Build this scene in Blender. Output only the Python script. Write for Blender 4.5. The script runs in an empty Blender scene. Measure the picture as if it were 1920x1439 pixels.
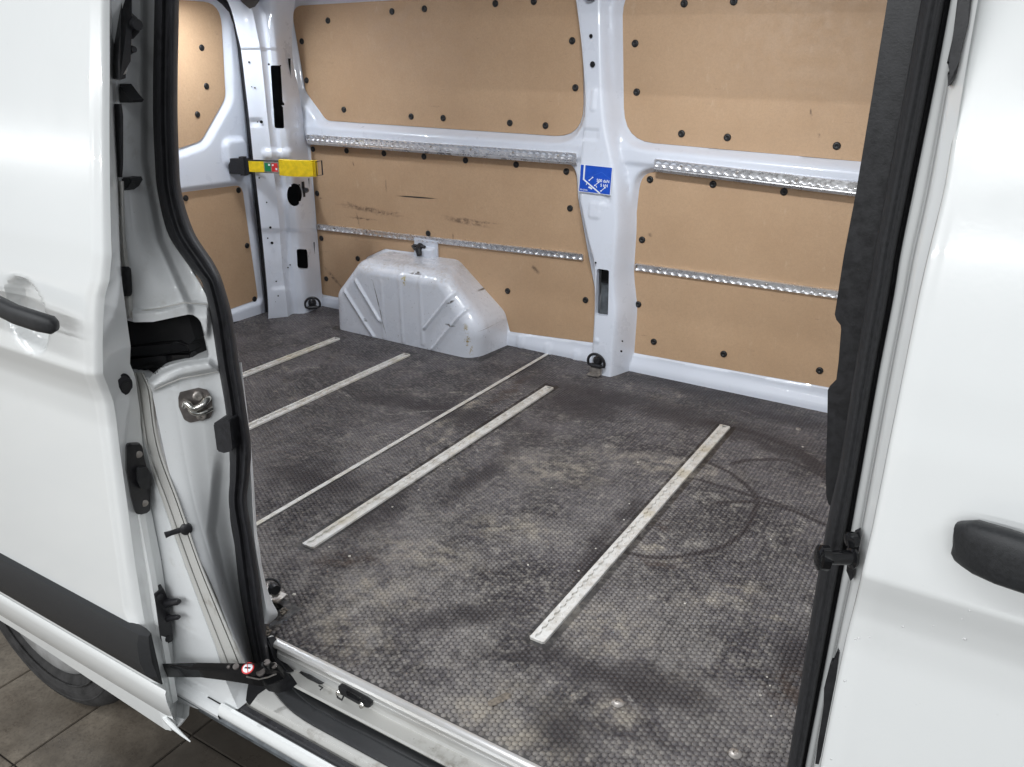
import bpy, bmesh, math, random
import numpy as np
from mathutils import Vector, Matrix

random.seed(3)
R_ = np.random.RandomState(5)
scene = bpy.context.scene
COL = scene.collection

# ------------------------------------------------------------------ camera
FPX = 1536.4                      # focal length in pixels of a 1920 px wide picture
CAM = np.array([1.01955, -0.83376, 1.02176])
RM = np.array([[0.8552107, 0.2029387, -0.4768967],
               [0.5181191, -0.3118088, 0.7964470],
               [0.0129294, -0.9282193, -0.3718087]])
cam_d = bpy.data.cameras.new('camera')
cam = bpy.data.objects.new('camera', cam_d)
COL.objects.link(cam)
_r = Vector(RM[:, 0]); _u = Vector(-RM[:, 1]); _b = Vector(-RM[:, 2])
cam.matrix_world = Matrix(((_r.x, _u.x, _b.x, CAM[0]), (_r.y, _u.y, _b.y, CAM[1]),
                           (_r.z, _u.z, _b.z, CAM[2]), (0, 0, 0, 1)))
cam_d.sensor_width = 36
cam_d.lens = FPX / 1920 * 36
cam_d.clip_start = 0.02
cam_d.clip_end = 200
scene.camera = cam

# ------------------------------------------------------------------ world and lamps
w = bpy.data.worlds.new('World'); scene.world = w
w.use_nodes = True
wn = w.node_tree.nodes; wl = w.node_tree.links
bg = wn['Background']
bg.inputs[0].default_value = (0.86, 0.93, 1.0, 1)
bg.inputs[1].default_value = 0.23


def area(name, loc, target, sx, sy, power, color=(1, 1, 1)):
    d = bpy.data.lights.new(name, 'AREA'); d.shape = 'RECTANGLE'
    d.size = sx; d.size_y = sy; d.energy = power; d.color = color
    o = bpy.data.objects.new(name, d); COL.objects.link(o)
    o.location = loc
    o.rotation_euler = (Vector(target) - Vector(loc)).to_track_quat('-Z', 'Y').to_euler()
    return o


# workshop tube lights, running along the van
for _y, _z, _p, _xs in ((-1.7, 2.45, 14.0, (-2.6, -1.0, 0.6, 2.2)), (-4.4, 2.45, 43, (-4.2, -2.6, -1.0, 0.6, 2.2)),
                        (-7.6, 2.25, 50, (-15.4, -13.8, -12.2, -10.6, -7.4, -4.2, -1.0, 0.6, 2.2, 3.8))):
    for _x in _xs:
        area('tube_light', (_x, _y, _z), (_x, _y + 0.55, 0), 1.45, 0.06, _p, (0.965, 0.985, 1.0))
# load area lamps under the van roof
area('load_lamp_light', (-1.40, 1.18, 1.205), (-1.32, 1.20, 0), 0.16, 0.07, 12.0, (0.86, 0.92, 1.0))
area('load_lamp_light', (0.25, 0.72, 1.33), (0.10, 1.00, 0), 0.20, 0.08, 13.5, (0.93, 0.96, 1.0))

scene.view_settings.view_transform = 'Standard'
scene.view_settings.look = 'None'
scene.view_settings.exposure = 0.0
scene.view_settings.gamma = 1.0
scene.cycles.max_bounces = 10
scene.cycles.diffuse_bounces = 6

# ------------------------------------------------------------------ where a picture point lies in the van
def P(u, v, y):
    d = RM @ np.array([u - 960.0, v - 719.5, FPX]); t = (y - CAM[1]) / d[1]
    return CAM + t * d


def Pz(u, v, z=0.0):
    d = RM @ np.array([u - 960.0, v - 719.5, FPX]); t = (z - CAM[2]) / d[2]
    return CAM + t * d


def Px(u, v, x):
    d = RM @ np.array([u - 960.0, v - 719.5, FPX]); t = (x - CAM[0]) / d[0]
    return CAM + t * d


def PA(U, V, Y):                  # arrays
    d0 = RM[0, 0] * (U - 960) + RM[0, 1] * (V - 719.5) + RM[0, 2] * FPX
    d1 = RM[1, 0] * (U - 960) + RM[1, 1] * (V - 719.5) + RM[1, 2] * FPX
    d2 = RM[2, 0] * (U - 960) + RM[2, 1] * (V - 719.5) + RM[2, 2] * FPX
    t = (Y - CAM[1]) / d1
    return np.stack([CAM[0] + t * d0, CAM[1] + t * d1, CAM[2] + t * d2], -1)


# ------------------------------------------------------------------ materials
class NT:
    def __init__(s, name):
        s.m = bpy.data.materials.new(name); s.m.use_nodes = True
        s.n = s.m.node_tree.nodes; s.l = s.m.node_tree.links
        s.b = s.n['Principled BSDF']
        s.tc = s.n.new('ShaderNodeTexCoord')
        s.co = s.tc.outputs['Object']

    def put(s, sock, val):
        if isinstance(val, (int, float)):
            sock.default_value = val
        elif isinstance(val, tuple):
            sock.default_value = val if len(val) == len(sock.default_value) else (*val, 1)
        else:
            s.l.new(val, sock)

    def math(s, op, a, b=0.0, c=None, clamp=False):
        n = s.n.new('ShaderNodeMath'); n.operation = op; n.use_clamp = clamp
        s.put(n.inputs[0], a); s.put(n.inputs[1], b)
        if c is not None: s.put(n.inputs[2], c)
        return n.outputs[0]

    def vmath(s, op, a, b):
        n = s.n.new('ShaderNodeVectorMath'); n.operation = op
        s.put(n.inputs[0], a); s.put(n.inputs[1], b)
        return n.outputs[0]

    def noise(s, scale, detail=4, rough=0.55, vec=None, dist=0.0, stretch=None, out='Fac'):
        v = vec or s.co
        if stretch:
            v = s.vmath('MULTIPLY', v, stretch)
        n = s.n.new('ShaderNodeTexNoise')
        n.inputs['Scale'].default_value = scale; n.inputs['Detail'].default_value = detail
        n.inputs['Roughness'].default_value = rough; n.inputs['Distortion'].default_value = dist
        s.l.new(v, n.inputs['Vector'])
        return n.outputs[out]

    def ramp(s, f, lo, hi, a=0.0, b=1.0):
        n = s.n.new('ShaderNodeMapRange'); n.interpolation_type = 'SMOOTHSTEP'
        s.put(n.inputs[0], f); n.inputs[1].default_value = lo; n.inputs[2].default_value = hi
        n.inputs[3].default_value = a; n.inputs[4].default_value = b
        return n.outputs[0]

    def mix(s, f, a, b):
        n = s.n.new('ShaderNodeMix'); n.data_type = 'RGBA'
        s.put(n.inputs[0], f); s.put(n.inputs[6], a); s.put(n.inputs[7], b)
        return n.outputs[2]

    def sep(s, v):
        n = s.n.new('ShaderNodeSeparateXYZ'); s.l.new(v, n.inputs[0]); return n.outputs

    def comb(s, x, y, z=0.0):
        n = s.n.new('ShaderNodeCombineXYZ')
        s.put(n.inputs[0], x); s.put(n.inputs[1], y); s.put(n.inputs[2], z); return n.outputs[0]

    def bump(s, h, strength=0.3, dist=0.002):
        n = s.n.new('ShaderNodeBump'); n.inputs['Strength'].default_value = strength
        n.inputs['Distance'].default_value = dist
        s.l.new(h, n.inputs['Height']); s.l.new(n.outputs[0], s.b.inputs['Normal'])

    def set(s, color=None, rough=None, metal=None, coat=None, spec=None):
        if color is not None: s.put(s.b.inputs['Base Color'], color)
        if rough is not None: s.put(s.b.inputs['Roughness'], rough)
        if metal is not None: s.put(s.b.inputs['Metallic'], metal)
        if coat is not None:
            s.b.inputs['Coat Weight'].default_value = coat
            s.b.inputs['Coat Roughness'].default_value = 0.04
        if spec is not None: s.b.inputs['Specular IOR Level'].default_value = spec
        return s.m

    # masks in two coordinates pu, pv (sockets)
    def ellipse(s, pu, pv, cu, cv, ru, rv, ang=0.0, soft=0.5):
        du = s.math('SUBTRACT', pu, cu); dv = s.math('SUBTRACT', pv, cv)
        c, q = math.cos(ang), math.sin(ang)
        a = s.math('MULTIPLY_ADD', du, c / ru, s.math('MULTIPLY', dv, q / ru))
        b = s.math('MULTIPLY_ADD', du, -q / rv, s.math('MULTIPLY', dv, c / rv))
        r = s.math('SQRT', s.math('MULTIPLY_ADD', a, a, s.math('MULTIPLY', b, b)))
        return s.ramp(r, 1 - soft, 1 + soft, 1, 0)

    def seg(s, pu, pv, a, b, wd, soft=0.6):
        L = math.hypot(b[0] - a[0], b[1] - a[1]); ang = math.atan2(b[1] - a[1], b[0] - a[0])
        return s.ellipse(pu, pv, (a[0] + b[0]) / 2, (a[1] + b[1]) / 2, L / 2, wd, ang, soft)

    def ring(s, pu, pv, cu, cv, r, wd, a0, a1):
        du = s.math('SUBTRACT', pu, cu); dv = s.math('SUBTRACT', pv, cv)
        rr = s.math('SQRT', s.math('MULTIPLY_ADD', du, du, s.math('MULTIPLY', dv, dv)))
        d = s.math('ABSOLUTE', s.math('SUBTRACT', rr, r))
        m = s.ramp(d, wd * 0.3, wd, 1, 0)
        am = (a0 + a1) / 2; ha = (a1 - a0) / 2          # angular window
        dotv = s.math('DIVIDE', s.math('MULTIPLY_ADD', du, math.cos(am), s.math('MULTIPLY', dv, math.sin(am))), rr)
        return s.math('MULTIPLY', m, s.ramp(dotv, math.cos(ha), math.cos(ha * 0.8), 0, 1))

    def maxi(s, lst):
        o = lst[0]
        for k in lst[1:]: o = s.math('MAXIMUM', o, k)
        return o


def paint(name, col, rough=0.22, dirt=0.15, dirtcol=(0.42, 0.40, 0.36), coat=0.6, scale=9):
    t = NT(name)
    n1 = t.noise(scale, 6, 0.65); n2 = t.noise(70, 3, 0.6)
    d = t.math('MULTIPLY', t.ramp(n1, 0.52, 0.78), t.ramp(n2, 0.35, 0.65))
    c = t.mix(t.math('MULTIPLY', d, dirt), col, dirtcol)
    sp = t.ramp(t.noise(160, 2, 0.5), 0.76, 0.80)
    c = t.mix(t.math('MULTIPLY', sp, dirt * 1.5), c, (0.16, 0.14, 0.12))
    t.bump(t.math('MULTIPLY_ADD', t.noise(5, 2, 0.5), 3.0, t.noise(220, 2, 0.5)), 0.05, 0.0010)
    return t.set(c, t.ramp(n1, 0.3, 0.8, rough * 0.85, rough * 1.6), 0, coat)


M = {}
M['white_out'] = paint('white_body_paint', (0.84, 0.855, 0.85), 0.16, 0.04, coat=1.0)
M['white_in'] = paint('white_primer_paint', (0.70, 0.735, 0.805), 0.30, 0.16, coat=0.35)
M['white_jamb'] = paint('dirty_jamb_paint', (0.75, 0.765, 0.77), 0.32, 0.45, (0.36, 0.33, 0.27), coat=0.4)
M['band'] = paint('grimy_flange_paint', (0.52, 0.515, 0.49), 0.45, 0.95, (0.17, 0.145, 0.11), coat=0.0, scale=14)


def simple(name, col, rough=0.5, metal=0.0, nscale=60, var=0.25, bump=0.2, bd=0.0006, spec=None, coat=None):
    t = NT(name)
    n = t.noise(nscale, 4, 0.6)
    dark = tuple(c * (1 - var) for c in col); lite = tuple(min(1, c * (1 + var)) for c in col)
    c = t.mix(t.ramp(n, 0.3, 0.7), dark, lite)
    if bump: t.bump(t.noise(nscale * 4, 3, 0.6), bump, bd)
    return t.set(c, t.ramp(n, 0.2, 0.8, rough * 0.85, min(1, rough * 1.15)), metal, coat, spec)


M['rubber'] = simple('black_seal_rubber', (0.015, 0.015, 0.018), 0.60, 0, 90, 0.35, 0.5, 0.0006)
M['rubber_grey'] = simple('grey_flocked_seal', (0.018, 0.018, 0.020), 0.75, 0, 220, 0.35, 0.7, 0.0005)
M['plastic'] = simple('black_plastic', (0.016, 0.016, 0.018), 0.38, 0, 120, 0.3, 0.3, 0.0004)
M['plastic_matte'] = simple('charcoal_grained_plastic', (0.022, 0.023, 0.025), 0.5, 0, 300, 0.2, 0.6, 0.0004)
M['void'] = simple('dark_cavity', (0.006, 0.006, 0.007), 0.9, 0, 30, 0.3, 0)
M['cav'] = simple('dim_cavity_steel', (0.10, 0.11, 0.12), 0.6, 0, 30, 0.4, 0.2)
M['gloss_black'] = simple('glossy_black_steel', (0.008, 0.008, 0.009), 0.10, 0, 40, 0.3, 0.1)
M['steel'] = simple('worn_zinc_steel', (0.42, 0.39, 0.36), 0.42, 0.85, 50, 0.3, 0.4)
M['strikerp'] = simple('tarnished_striker_steel', (0.20, 0.18, 0.17), 0.5, 0.7, 60, 0.25, 0.5)
M['chrome'] = simple('polished_pin_steel', (0.75, 0.73, 0.68), 0.2, 1.0, 60, 0.1, 0.1)
M['yellow'] = simple('yellow_strap_sleeve', (0.78, 0.55, 0.01), 0.45, 0, 60, 0.12, 0.3)
M['sticker_blue'] = simple('blue_sticker', (0.006, 0.075, 0.50), 0.35, 0, 40, 0.08, 0)
M['sticker_white'] = simple('white_sticker_print', (0.80, 0.83, 0.86), 0.4, 0, 40, 0.04, 0)
M['sticker_pale'] = simple('pale_blue_sticker_print', (0.05, 0.16, 0.60), 0.4, 0, 40, 0.04, 0)
M['sticker_red'] = simple('red_sticker_print', (0.65, 0.03, 0.03), 0.4, 0, 40, 0.1, 0)
M['sticker_green'] = simple('green_sticker_print', (0.01, 0.20, 0.08), 0.4, 0, 40, 0.1, 0)
M['tyre'] = simple('dusty_tyre_rubber', (0.028, 0.027, 0.027), 0.8, 0, 25, 0.5, 0.5)
M['silver'] = simple('silver_wheel_cover', (0.52, 0.53, 0.54), 0.32, 0.5, 20, 0.15, 0.1)
M['cap'] = simple('black_screw_cap', (0.012, 0.012, 0.012), 0.45, 0, 90, 0.2, 0)
M['crumb'] = simple('pale_crumb', (0.55, 0.52, 0.46), 0.8, 0, 200, 0.4, 0.3)
M['rust'] = simple('rusty_plate', (0.165, 0.140, 0.112), 0.7, 0.2, 140, 0.6, 0.6)
M['head'] = simple('grey_headliner', (0.62, 0.64, 0.67), 0.7, 0, 60, 0.05, 0.1)
t = NT('alu_wall_rail')
n = t.noise(40, 5, 0.7); sm = t.ramp(t.noise(22, 5, 0.7), 0.62, 0.85)
M['alu'] = t.set(t.mix(sm, (0.86, 0.86, 0.87), (0.42, 0.42, 0.43)), t.ramp(n, 0.3, 0.7, 0.20, 0.42), 0.95)
t = NT('dirty_alu_floor_rail')
n = t.noise(30, 6, 0.7); n2 = t.noise(6, 3, 0.6)
c = t.mix(t.ramp(n, 0.4, 0.7), (0.74, 0.73, 0.70), (0.52, 0.49, 0.44))
c = t.mix(t.math('MULTIPLY', t.ramp(n2, 0.5, 0.7), 0.5), c, (0.55, 0.48, 0.32))
M['alu_floor'] = t.set(c, 0.5, 0.35)
t = NT('sill_aluminium')
M['alu_sill'] = t.set(t.mix(t.ramp(t.noise(12, 5, 0.7, stretch=(0.2, 3, 3)), 0.4, 0.7), (0.78, 0.78, 0.77), (0.58, 0.56, 0.52)), 0.28, 0.55)
t = NT('lit_lamp_diffuser')
t.b.inputs['Emission Color'].default_value = (0.9, 0.95, 1, 1); t.b.inputs['Emission Strength'].default_value = 25
M['lamp'] = t.set((0.8, 0.8, 0.8), 0.4)

# hardboard lining, coordinates are x (along the van) and z (height)
t = NT('tan_hardboard')
s_ = t.sep(t.co); pu, pv = s_[0], s_[2]
wob = t.noise(18, 4, 0.6)
puw = t.math('ADD', pu, t.math('MULTIPLY_ADD', wob, 0.02, -0.01))
pvw = t.math('ADD', pv, t.math('MULTIPLY_ADD', t.noise(23, 4, 0.6, stretch=(1, 1, 1.7)), 0.02, -0.01))
c = t.mix(t.ramp(t.noise(3.0, 4, 0.6), 0.3, 0.7), (0.495, 0.325, 0.192), (0.555, 0.372, 0.226))
c = t.mix(t.math('MULTIPLY', t.ramp(t.noise(420, 2, 0.7), 0.35, 0.75), 0.30), c, (0.36, 0.235, 0.14))
c = t.mix(t.math('MULTIPLY', t.ramp(t.noise(150, 3, 0.6), 0.35, 0.70), 0.28), c, (0.40, 0.27, 0.165))
c = t.mix(t.math('MULTIPLY', t.ramp(t.noise(55, 6, 0.8, stretch=(1, 1, .3)), 0.58, 0.72), 0.35), c, (0.62, 0.46, 0.32))
c = t.mix(t.math('MULTIPLY', t.ramp(t.noise(26, 7, 0.8, stretch=(.35, 1, 2.2)), 0.62, 0.70), 0.45), c, (0.24, 0.155, 0.10))
c = t.mix(t.math('MULTIPLY', t.ramp(t.noise(34, 6, 0.75), 0.66, 0.76), 0.35), c, (0.20, 0.12, 0.07))


def WS(a, b):
    p = P(a[0], a[1], 1.695); q = P(b[0], b[1], 1.695)
    return (p[0], p[2]), (q[0], q[2])


marks = []
for a, b, wd in (((648, 385), (722, 398), 0.006), ((655, 382), (700, 400), 0.004), ((660, 391), (740, 404), 0.004),
                 ((833, 411), (880, 420), 0.005), ((845, 409), (905, 424), 0.006), ((868, 412), (925, 420), 0.004),
                 ((660, 408), (700, 413), 0.003), ((668, 402), (673, 422), 0.003), ((716, 404), (742, 400), 0.003),
                 ((722, 337), (724, 362), 0.002), ((662, 304), (663, 312), 0.003), ((598, 372), (604, 372), 0.004),
                 ((995, 497), (1008, 512), 0.007), ((1532, 250), (1534, 262), 0.003), ((1519, 205), (1520, 222), 0.002),
                 ((1216, 440), (1222, 443), 0.006), ((848, 440), (849, 450), 0.003), ((610, 505), (640, 540), 0.006)):
    p, q = WS(a, b)
    marks.append(t.seg(puw, pvw, p, q, wd, 0.8))
mk = t.math('MULTIPLY', t.maxi(marks), t.ramp(t.noise(60, 5, 0.7), 0.36, 0.60))
c = t.mix(t.math('MULTIPLY', mk, 0.8), c, (0.10, 0.06, 0.04))
p, q = WS((747, 368), (815, 373))
c = t.mix(t.seg(pu, pv, p, q, 0.0028, 0.25), c, (0.015, 0.012, 0.012))
p, q = WS((832, 331), (828, 365))
t.bump(t.noise(300, 3, 0.7), 0.25, 0.0008)
M['ply'] = t.set(c, t.ramp(t.noise(30, 3), 0.3, 0.7, 0.50, 0.68), 0)

# wheel arch paint: white with scuffs and grime on top and at the front corner
t = NT('scuffed_white_arch_paint')
s_ = t.sep(t.co); pu, pv = s_[0], s_[2]; py = s_[1]
n1 = t.noise(14, 6, 0.7); n2 = t.noise(90, 4, 0.7)
c = (0.70, 0.73, 0.79)
top = t.ramp(pv, 0.19, 0.30)
grime = t.math('MULTIPLY', t.math('MULTIPLY', t.ramp(n1, 0.38, 0.7), t.ramp(n2, 0.3, 0.7)), t.math('MULTIPLY_ADD', top, 0.75, 0.06))
c = t.mix(grime, c, (0.33, 0.28, 0.22))
c = t.mix(t.math('MULTIPLY', t.ramp(t.noise(110, 3, 0.6), 0.67, 0.72), 0.6), c, (0.07, 0.06, 0.05))
sc = []
for a, b, wd, yy in (((835, 608), (852, 612), 0.003, 1.475), ((925, 606), (944, 602), 0.0012, 1.58), ((922, 611), (944, 607), 0.0012, 1.58),
                 ((762, 514), (784, 517), 0.0025, 1.475), ((700, 532), (722, 620), 0.002, 1.475), ((683, 598), (688, 603), 0.004, 1.475),
                 ((846, 567), (856, 562), 0.004, 1.5), ((812, 500), (818, 502), 0.002, 1.6)):
    p, q = P(a[0], a[1], yy), P(b[0], b[1], yy)
    sc.append(t.seg(pu, pv, (p[0], p[2]), (q[0], q[2]), wd, 0.5))
c = t.mix(t.math('MULTIPLY', t.maxi(sc), t.ramp(n2, 0.35, 0.5)), c, (0.09, 0.08, 0.07))
p = P(880, 640, 1.49)
yel = t.math('MULTIPLY', t.ellipse(pu, pv, p[0], p[2], 0.012, 0.06, 0.1, 0.4), t.ramp(t.noise(60, 5, 0.7), 0.52, 0.62))
c = t.mix(yel, c, (0.36, 0.26, 0.06))
p = P(757, 527, 1.475)
yel = t.math('MULTIPLY', t.ellipse(pu, pv, p[0], p[2], 0.012, 0.016, 0.1, 0.4), t.ramp(t.noise(80, 5, 0.7), 0.5, 0.6))
c = t.mix(yel, c, (0.45, 0.36, 0.10))
t.bump(t.noise(60, 3, 0.6), 0.06, 0.002)
M['arch'] = t.set(c, t.ramp(n1, 0.3, 0.8, 0.22, 0.5), 0, 0.3)


# floor covering: same wear map on the sheet and on the embossed studs
def floor_mat(name, k, bumpk):
    t = NT(name)
    s_ = t.sep(t.co); x, y = s_[0], s_[1]
    wx = t.math('ADD', x, t.math('MULTIPLY_ADD', t.noise(7, 5, 0.65), 0.12, -0.06))
    wy = t.math('ADD', y, t.math('MULTIPLY_ADD', t.noise(7, 5, 0.65, stretch=(1.3, 1.3, 1)), 0.12, -0.06))
    ax = t.math('ADD', x, t.math('MULTIPLY_ADD', t.noise(5, 2, 0.5), 0.05, -0.025))
    ay = t.math('ADD', y, t.math('MULTIPLY_ADD', t.noise(5, 2, 0.5, stretch=(1.3, 1.3, 1)), 0.05, -0.025))
    base = tuple(v * k for v in (0.030, 0.026, 0.029))
    mid = tuple(v * k for v in (0.082, 0.074, 0.078))
    lite = tuple(v * (0.55 + 0.45 * k) for v in (0.36, 0.33, 0.29))
    n1 = t.noise(4.2, 9, 0.76); n2 = t.noise(13, 8, 0.78); n3 = t.noise(70, 4, 0.7)
    c = t.mix(t.ramp(n1, 0.42, 0.58), base, mid)
    c = t.mix(t.math('MULTIPLY', t.ramp(t.noise(85, 2, 0.5), 0.45, 0.7), 0.35), c, lite)
    # long brush streaks across the van
    st = t.noise(9, 6, 0.65, stretch=(4.5, 0.55, 1))
    c = t.mix(t.math('MULTIPLY', t.ramp(st, 0.5, 0.75), 0.45), c, mid)
    c = t.mix(t.math('MULTIPLY', t.math('MULTIPLY', t.ramp(n2, 0.52, 0.66), t.ramp(n3, 0.34, 0.60)), 0.70), c, lite)
    def E(u, v, ru, rv, ang=0, soft=0.7, q=True):
        p = Pz(u, v)
        return t.ellipse(wx if q else x, wy if q else y, p[0], p[1], ru, rv, ang, soft)
    # far-left part carries a greyer dust film
    dust = t.math('MULTIPLY', t.ramp(x, -0.2, -1.0), t.ramp(t.noise(16, 6, 0.75, stretch=(1, 1.8, 1)), 0.46, 0.66))
    traf = t.math('MULTIPLY', t.math('MULTIPLY', t.ramp(y, 1.15, 0.15), t.ramp(t.noise(3.6, 8, 0.78), 0.42, 0.56)), t.ramp(t.noise(30, 6, 0.8, stretch=(1.6, .7, 1)), 0.34, 0.60, 0.25, 1.0))
    c = t.mix(t.math('MULTIPLY', traf, 0.68), c, tuple(v * k for v in (0.255, 0.237, 0.222)))
    c = t.mix(t.math('MULTIPLY', dust, 0.45), c, tuple(v * 1.0 for v in (0.17, 0.155, 0.16)))
    # pale worn patches
    L = [E(700, 1110, .10, .05, .4), E(640, 1180, .10, .05, -.2), E(900, 1330, .09, .04, 1.1), E(1030, 1370, .05, .05),
         E(1150, 1330, .03, .03), E(1290, 1280, .032, .010, -.1, .5), E(1445, 1160, .028, .010, -.3, .5), E(870, 770, .016, .20, 0.05),
         E(960, 990, .10, .05, .3), E(800, 1040, .12, .05, .2), E(1240, 1040, .06, .015, -.1), E(1130, 1180, .08, .06, .3),
         E(1230, 870, .20, .05, .2), E(1040, 880, .12, .08, .2), E(1350, 1120, .09, .03, .8), E(1000, 1400, .1, .05), E(820, 830, .008, .10, 0.1)]
    pale = t.math('MULTIPLY', t.maxi(L), t.ramp(t.noise(24, 6, 0.7), 0.40, 0.66))
    c = t.mix(t.math('MULTIPLY', pale, 0.62), c, (0.36 * (0.3 + 0.7 * k), 0.32 * (0.3 + 0.7 * k), 0.26 * (0.3 + 0.7 * k)))
    # rust and brown stains
    Bn = [E(1232, 985, .022, .022, 0, .5), E(640, 1050, .06, .03, .5), E(1240, 1055, .03, .012), E(960, 730, .02, .16, .03), E(1500, 1290, .05, .07)]
    br = t.math('MULTIPLY', t.maxi(Bn), t.ramp(t.noise(30, 5, 0.7), 0.36, 0.6))
    c = t.mix(t.math('MULTIPLY', br, 0.75), c, (0.060, 0.038, 0.028))
    # dark greasy patches
    D = [E(1500, 1230, .05, .06), E(1110, 1040, .03, .12, .05), E(1180, 960, .02, .08), E(1000, 1230, .08, .02, .4), E(1090, 760, .12, .10),
         E(1420, 830, .16, .03, -.3), E(900, 890, .03, .18), E(1300, 730, .35, .05), E(990, 690, .03, .10), E(1060, 1370, .05, .04), E(1180, 1280, .14, .04, .2), E(1200, 760, .45, .07, -.02), E(820, 770, .30, .05, .1), E(600, 900, .16, .08), E(1450, 780, .2, .05), E(860, 1160, .10, .03, .7), E(700, 960, .05, .12)]
    dk = t.math('MULTIPLY', t.maxi(D), t.ramp(t.noise(10, 5, 0.7), 0.25, 0.48))
    c = t.mix(t.math('MULTIPLY', dk, 0.88), c, tuple(v * k for v in (0.030, 0.025, 0.027)))
    # wheel-like scuff arcs
    pc = Pz(1290, 905); p2 = Pz(1350, 1000); p3 = Pz(1440, 990)
    A = [t.ring(ax, ay, .38, .896, .271, .011, -1.75, 1.5), t.ring(ax, ay, .648, 1.126, .141, .011, .6, 2.9),
         t.ring(ax, ay, .441, 1.048, .37, .024, .3, 1.9), t.ring(ax, ay, .70, .80, .21, .010, -.5, 2.6)]
    e1, e2 = Pz(1290, 895), Pz(1500, 960)
    A.append(t.seg(ax, ay, (e1[0], e1[1]), (e2[0], e2[1]), .008))
    e1, e2 = Pz(1480, 840), Pz(1560, 900)
    A.append(t.seg(ax, ay, (e1[0], e1[1]), (e2[0], e2[1]), .02))
    ar = t.math('MULTIPLY', t.maxi(A), t.ramp(n2, 0.2, 0.42))
    c = t.mix(t.math('MULTIPLY', ar, 0.85), c, tuple(v * k for v in (0.026, 0.020, 0.021)))
    # a few light scratches
    S = []
    for a, b, wd in (((1166, 1290), (1200, 1338), .0035), ((700, 780), (860, 768), .003), ((880, 690), (1000, 560), .002), ((540, 700), (560, 690), .006),
                     ((630, 730), (660, 748), .008), ((890, 838), (897, 850), .004), ((1390, 770), (1408, 776), .003), ((690, 1120), (650, 1160), .004)):
        p, q = Pz(*a), Pz(*b); S.append(t.seg(x, y, (p[0], p[1]), (q[0], q[1]), wd))
    c = t.mix(t.math('MULTIPLY', t.maxi(S), t.ramp(n3, 0.4, 0.6, 0, 0.8)), c, (0.33, 0.31, 0.29))
    t.bump(t.noise(90, 4, 0.7), bumpk, 0.0012)
    return t.set(c, t.ramp(n2, 0.3, 0.7, 0.36, 0.62), 0, spec=0.42)


M['floor'] = floor_mat('worn_floor_sheet', 0.30, 0.4)
M['stud'] = floor_mat('worn_floor_studs', 1.15, 0.3)
t = NT('workshop_tile')
n = t.noise(6, 6, 0.7)
c = t.mix(t.ramp(n, 0.3, 0.7), (0.17, 0.142, 0.112), (0.29, 0.25, 0.20))
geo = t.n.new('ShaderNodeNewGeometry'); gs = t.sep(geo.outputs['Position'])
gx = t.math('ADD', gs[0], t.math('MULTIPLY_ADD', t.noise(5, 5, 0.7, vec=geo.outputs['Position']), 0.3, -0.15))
van_shade = t.ramp(gx, -0.80, -0.42)  # mostly the van's shadow, painted into the tile colour, with some wet stain
c = t.mix(t.math('MULTIPLY', van_shade, 0.85), c, (0.035, 0.031, 0.027))
c = t.mix(t.math('MULTIPLY', t.ramp(t.noise(2.2, 5, 0.7, vec=geo.outputs['Position']), 0.5, 0.62), 0.45), c, (0.08, 0.068, 0.055))
c = t.mix(t.math('MULTIPLY', t.ramp(t.noise(120, 3, 0.7), 0.45, 0.7), 0.4), c, (0.06, 0.05, 0.045))
t.bump(t.noise(150, 3, 0.6), 0.3, 0.001)
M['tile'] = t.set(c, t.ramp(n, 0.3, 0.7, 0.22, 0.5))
M['grout'] = simple('dark_grout', (0.035, 0.028, 0.022), 0.85, 0, 60, 0.4, 0.4)


# ------------------------------------------------------------------ object helpers
def link(name, me, mats, parent=None, smooth=True, label=None, sharp=35):
    o = bpy.data.objects.new(name, me); COL.objects.link(o)
    for m in (mats if isinstance(mats, (list, tuple)) else [mats]):
        me.materials.append(M[m])
    if smooth and len(me.polygons):
        me.polygons.foreach_set('use_smooth', [True] * len(me.polygons))
        try:
            me.set_sharp_from_angle(angle=math.radians(sharp))
        except Exception:
            pass
    if parent is not None: o.parent = parent
    if label: o['label'] = label
    return o


def mesh(verts, faces, name='part'):
    me = bpy.data.meshes.new(name)
    me.from_pydata([tuple(map(float, v)) for v in verts], [], [tuple(f) for f in faces])
    me.update(); return me


def from_bm(bm, name='part'):
    me = bpy.data.meshes.new(name)
    bmesh.ops.recalc_face_normals(bm, faces=bm.faces[:])
    bm.to_mesh(me); bm.free(); return me


def add_box(bm, lo, hi, bev=0.0, mat=None):
    vs = [bm.verts.new((x, y, z)) for x in (lo[0], hi[0]) for y in (lo[1], hi[1]) for z in (lo[2], hi[2])]
    fs = [bm.faces.new([vs[i] for i in q]) for q in ((0, 1, 3, 2), (4, 6, 7, 5), (0, 4, 5, 1), (2, 3, 7, 6), (0, 2, 6, 4), (1, 5, 7, 3))]
    if mat is not None: bmesh.ops.transform(bm, matrix=mat, verts=vs)
    if bev:
        es = list({e for f in fs for e in f.edges})
        bmesh.ops.bevel(bm, geom=es, offset=bev, segments=2, affect='EDGES', clamp_overlap=True)


def add_prism(bm, pts3, dvec, bev=0.0, seg=2):
    """polygon of 3D points extruded by dvec; the front rim (at pts3) is rounded"""
    n = len(pts3); d = Vector(dvec)
    a = [bm.verts.new(Vector(tuple(p))) for p in pts3]
    b = [bm.verts.new(Vector(tuple(p)) + d) for p in pts3]
    f = bm.faces.new(a); bm.faces.new(b[::-1])
    for i in range(n):
        bm.faces.new((a[i], b[i], b[(i + 1) % n], a[(i + 1) % n]))
    if bev:
        bmesh.ops.bevel(bm, geom=list(f.edges), offset=bev, segments=seg, affect='EDGES', clamp_overlap=True)


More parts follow.
